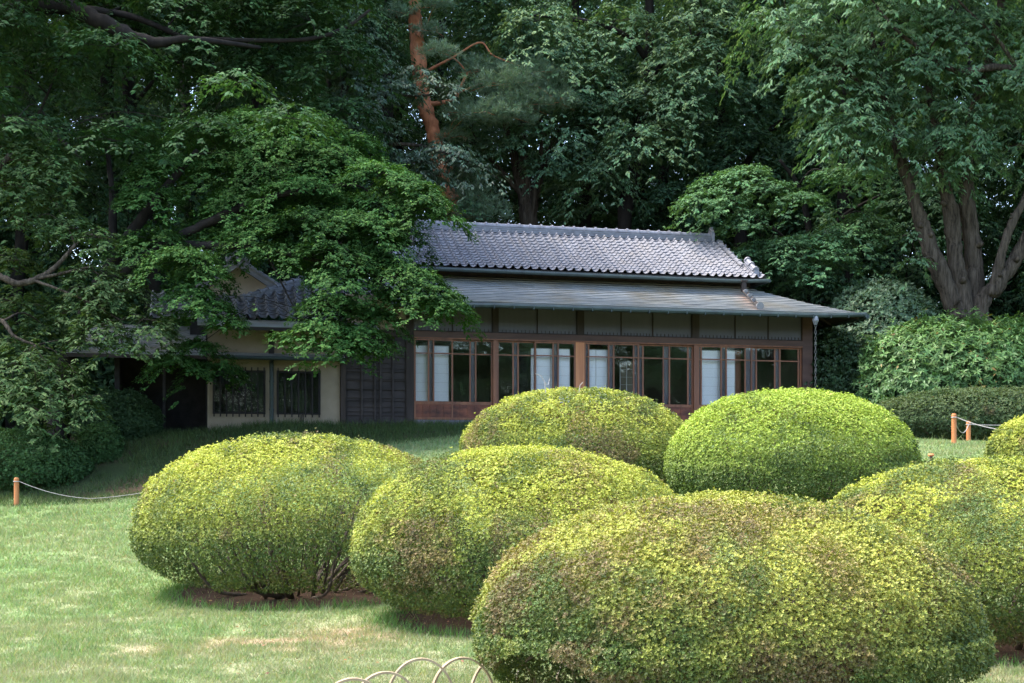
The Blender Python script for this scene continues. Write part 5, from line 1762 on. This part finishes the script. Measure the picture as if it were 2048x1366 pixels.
    for i, (x, y) in enumerate(spots):
        pr = protos[i % 4]
        if i < 4:
            o = pr
        else:
            o = pr.copy()
            COL.objects.link(o)
            for ch in pr.children:
                c = ch.copy()
                COL.objects.link(c)
                c.parent = o
        o.location = (x, y, g1(x, y) - 0.1)
        s = rng.uniform(0.92, 1.15) * (1.5 if y > 62 else (0.82 if y < 46 else 1.0))
        o.scale = (s, s, s)
        o.rotation_euler = (0, 0, rng.uniform(0, 6.28))
    # trees across the lawn behind the viewer: the window panes mirror them
    for i in range(52):
        pr = protos[i % 4]
        o = pr.copy()
        COL.objects.link(o)
        for ch in pr.children:
            c = ch.copy()
            COL.objects.link(c)
            c.parent = o
        j = i % 13
        x, y = 2 + 6.0 * j + 2.4 * (i // 13) + rng.uniform(-1, 1), -30 + 2.2 * j - 8 * (i // 13) + rng.uniform(-2, 2)
        o.location = (x, y, -0.2)
        s = rng.uniform(0.8, 1.0)
        o.scale = (s * 1.7, s * 1.7, s * 0.72)
        o.rotation_euler = (0, 0, rng.uniform(0, 6.28))
        o["group"] = "trees across the lawn"
        o["label"] = "tree across the lawn, mirrored in the window panes"
    # shrubs of the wood's floor
    proto = shrub("forest_shrub", "dark leafy undergrowth shrub below the trees behind the house", "shrub", 0, 0, 1.9, 1.7, 2.3, rng, shoots=4200, L=0.16, asp=0.4, per=5, colours=((0.04, 0.075, 0.035), (0.028, 0.055, 0.026), (0.05, 0.04, 0.03)), leaf='leaf', lump=0.15, wild=0.2, low=0.0, holes=0.0, stems=6, zbase=0.0, group="undergrowth shrubs of the wood")
    k = 0
    for y, x0, x1, st in ((33.2, -15, -6, 2.8), (38.8, -15, 20, 2.6), (41.5, -17, 23, 3.0)):
        x = x0
        while x < x1:
            o = proto if k == 0 else proto.copy()
            if k:
                COL.objects.link(o)
                for ch in proto.children:
                    c = ch.copy()
                    COL.objects.link(c)
                    c.parent = o
            xx, yy = x + rng.uniform(-0.7, 0.7), y + rng.uniform(-0.6, 0.8)
            o.location = (xx, yy, g1(xx, yy) - 0.15)
            s = rng.uniform(0.8, 1.35)
            o.scale = (s, s, s * rng.uniform(0.8, 1.3))
            o.rotation_euler = (0, 0, rng.uniform(0, 6.28))
            k += 1
            x += st


build_trees()

# ------------------------------------------------------------------ rope barrier, bamboo hoops, stake
def rope_post(px, pt, pb, Y, label, r=0.045):
    c = P(px, pb, Y)
    z = g1(c[0], c[1])
    zt = EYE + (HY - pt) * Y / F
    o = thing("rope_post", (c[0], c[1], z), label, "post", "rope barrier posts")
    m = MB()
    m.tube([(0, 0, -0.1), (0, 0, zt - z - 0.025), (0, 0, zt - z)], [r, r * 0.97, r * 0.7], 12)
    m.build("shaft", M['rope_post'], o, smooth=False)
    k = MB()
    zr = zt - z - 0.07
    n = 14
    k.tube([((r + 0.006) * math.cos(a), (r + 0.006) * math.sin(a), zr) for a in np.linspace(0, 6.283, n)], 0.009, 5, cap=False)
    k.build("rope_loop", M['rope'], o)
    return np.array([c[0], c[1], zt - 0.07])


def rope(a, b, sag, label, r=0.011):
    a, b = np.array(a), np.array(b)
    o0 = (a + b) / 2
    m = MB()
    pts = []
    for i in range(25):
        t = i / 24
        p = a + (b - a) * t
        p[2] = max(p[2] - sag * 4 * t * (1 - t), g1(p[0], p[1]) + 0.08)
        pts.append(p - o0)
    m.tube(pts, r, 6)
    o = m.build("barrier_rope", M['rope'], None, loc=o0)
    tag(o, label, "rope", "barrier ropes")


def small_things():
    d = 0.05
    a = rope_post(33, 955, 1010, 23.0, "orange brown rope post before the dark clipped shrub at the left photo edge")
    b = rope_post(352, 958, 1003, 22.9, "orange brown rope post hidden behind the long azalea mound")
    rope(a + [d, 0, 0], b - [d, 0, 0], 0.29, "thin sagging rope between the left post and the long azalea mound", 0.0055)
    c = rope_post(1908, 827, 889, 23.6, "taller and nearer orange brown rope post in front of the dark hedge")
    e = rope_post(1937, 842, 889, 26.0, "shorter and farther orange brown rope post in front of the dark hedge")
    f = P(2150, 842, 22.5)
    zf = g1(f[0], f[1])
    g = rope_post(2150, HY - (zf + 0.6 - EYE) * F / 22.5, 900, 22.5, "orange brown rope post hidden behind the small azalea mound")
    h_ = P(2160, 850, 26.5)
    zh = g1(h_[0], h_[1])
    h = rope_post(2160, HY - (zh + 0.6 - EYE) * F / 26.5, 890, 26.5, "orange brown rope post out of the picture at the hedge's end")
    rope(c + [d, 0, 0], g - [d, 0, 0], 0.2, "pale rope running from the taller right post behind the small azalea mound", 0.009)
    rope(e + [d, 0, 0], h - [d, 0, 0], 0.06, "thin rope running from the shorter right post along the hedge", 0.008)
    rope(c + [0.02, d, -0.02], e - [0.02, d, 0.02], 0.2, "short slack rope between the two right posts", 0.008)
    # small stake behind the right azalea
    p = P(1862, 925, 11.9)
    z = g1(p[0], p[1])
    zt = EYE + (HY - 907) * 11.9 / F
    o = thing("wooden_stake", (p[0], p[1], z), "small brown stake top peeking over the right azalea mound", "stake")
    m = MB()
    m.tube([(0, 0, -0.1), (0, 0, zt - z - 0.025)], 0.014, 8)
    m.build("shaft", M['stem'], o)
    MB().tube([(0, 0, zt - z - 0.025), (0, 0, zt - z - 0.012), (0, 0, zt - z)], [0.026, 0.03, 0.018], 10).build("cap", M['rope_post'], o)

    # split bamboo hoops edging the lawn
    hoops = [(640, 1378, 6.55, "half hidden bamboo hoop at the bottom edge, leftmost and lowest of the row"),
             (706, 1359, 6.8, "low bamboo hoop second from the left whose top just shows above the bottom edge"),
             (772, 1346, 7.05, "middle bamboo hoop left of the two tall ones"),
             (842, 1319, 7.3, "tall bamboo hoop farther from the nearest azalea mound"),
             (926, 1317, 7.55, "tall bamboo hoop closest to the nearest azalea mound"),
             (1008, 1312, 7.85, "bamboo hoop half hidden by the left end of the nearest azalea mound"),
             (1092, 1306, 8.2, "bamboo hoop glimpsed through the stems of the nearest azalea mound"),
             (1176, 1300, 8.55, "bamboo hoop mostly hidden behind the stems of the nearest azalea mound")]
    rng = np.random.default_rng(5)
    dirv = unit(np.array([[0.9, 0.55, 0]]))[0]
    for px, pt, Y, lab in hoops:
        c = P(px, pt, Y)
        z = g1(c[0], c[1])
        H = c[2] - z
        w = 0.21 + rng.uniform(-0.008, 0.008)
        m = MB()
        n = 28
        pts = []
        for i in range(n + 1):
            t = i / n
            an = math.pi * t
            x = -w * math.cos(an)
            zz = H * math.sin(an) ** 0.72
            pts.append((x, 0.02 * math.sin(an), zz - 0.03 * (t in (0, 1))))
        vs, fs = [], []
        for i, p in enumerate(pts):
            an = math.pi * i / n
            nx, nz = -math.cos(an), math.sin(an)
            th = 0.006
            for sy, st in ((-0.017, th), (0.017, th), (0.017, -th), (-0.017, -th)):
                vs.append((p[0] + nx * st, p[1] + sy, p[2] + nz * st))
        for i in range(n):
            for j in range(4):
                j2 = (j + 1) % 4
                fs.append((i * 4 + j, i * 4 + j2, i * 4 + 4 + j2, i * 4 + 4 + j))
        m.add(vs, fs)
        o = m.build("bamboo_hoop", M['bamboo'], None, loc=(c[0], c[1], z))
        o.rotation_euler = (0, 0, math.atan2(dirv[1], dirv[0]) * 0.55 + rng.uniform(-0.05, 0.05))
        tag(o, lab, "hoop", "bamboo edging hoops")


small_things()
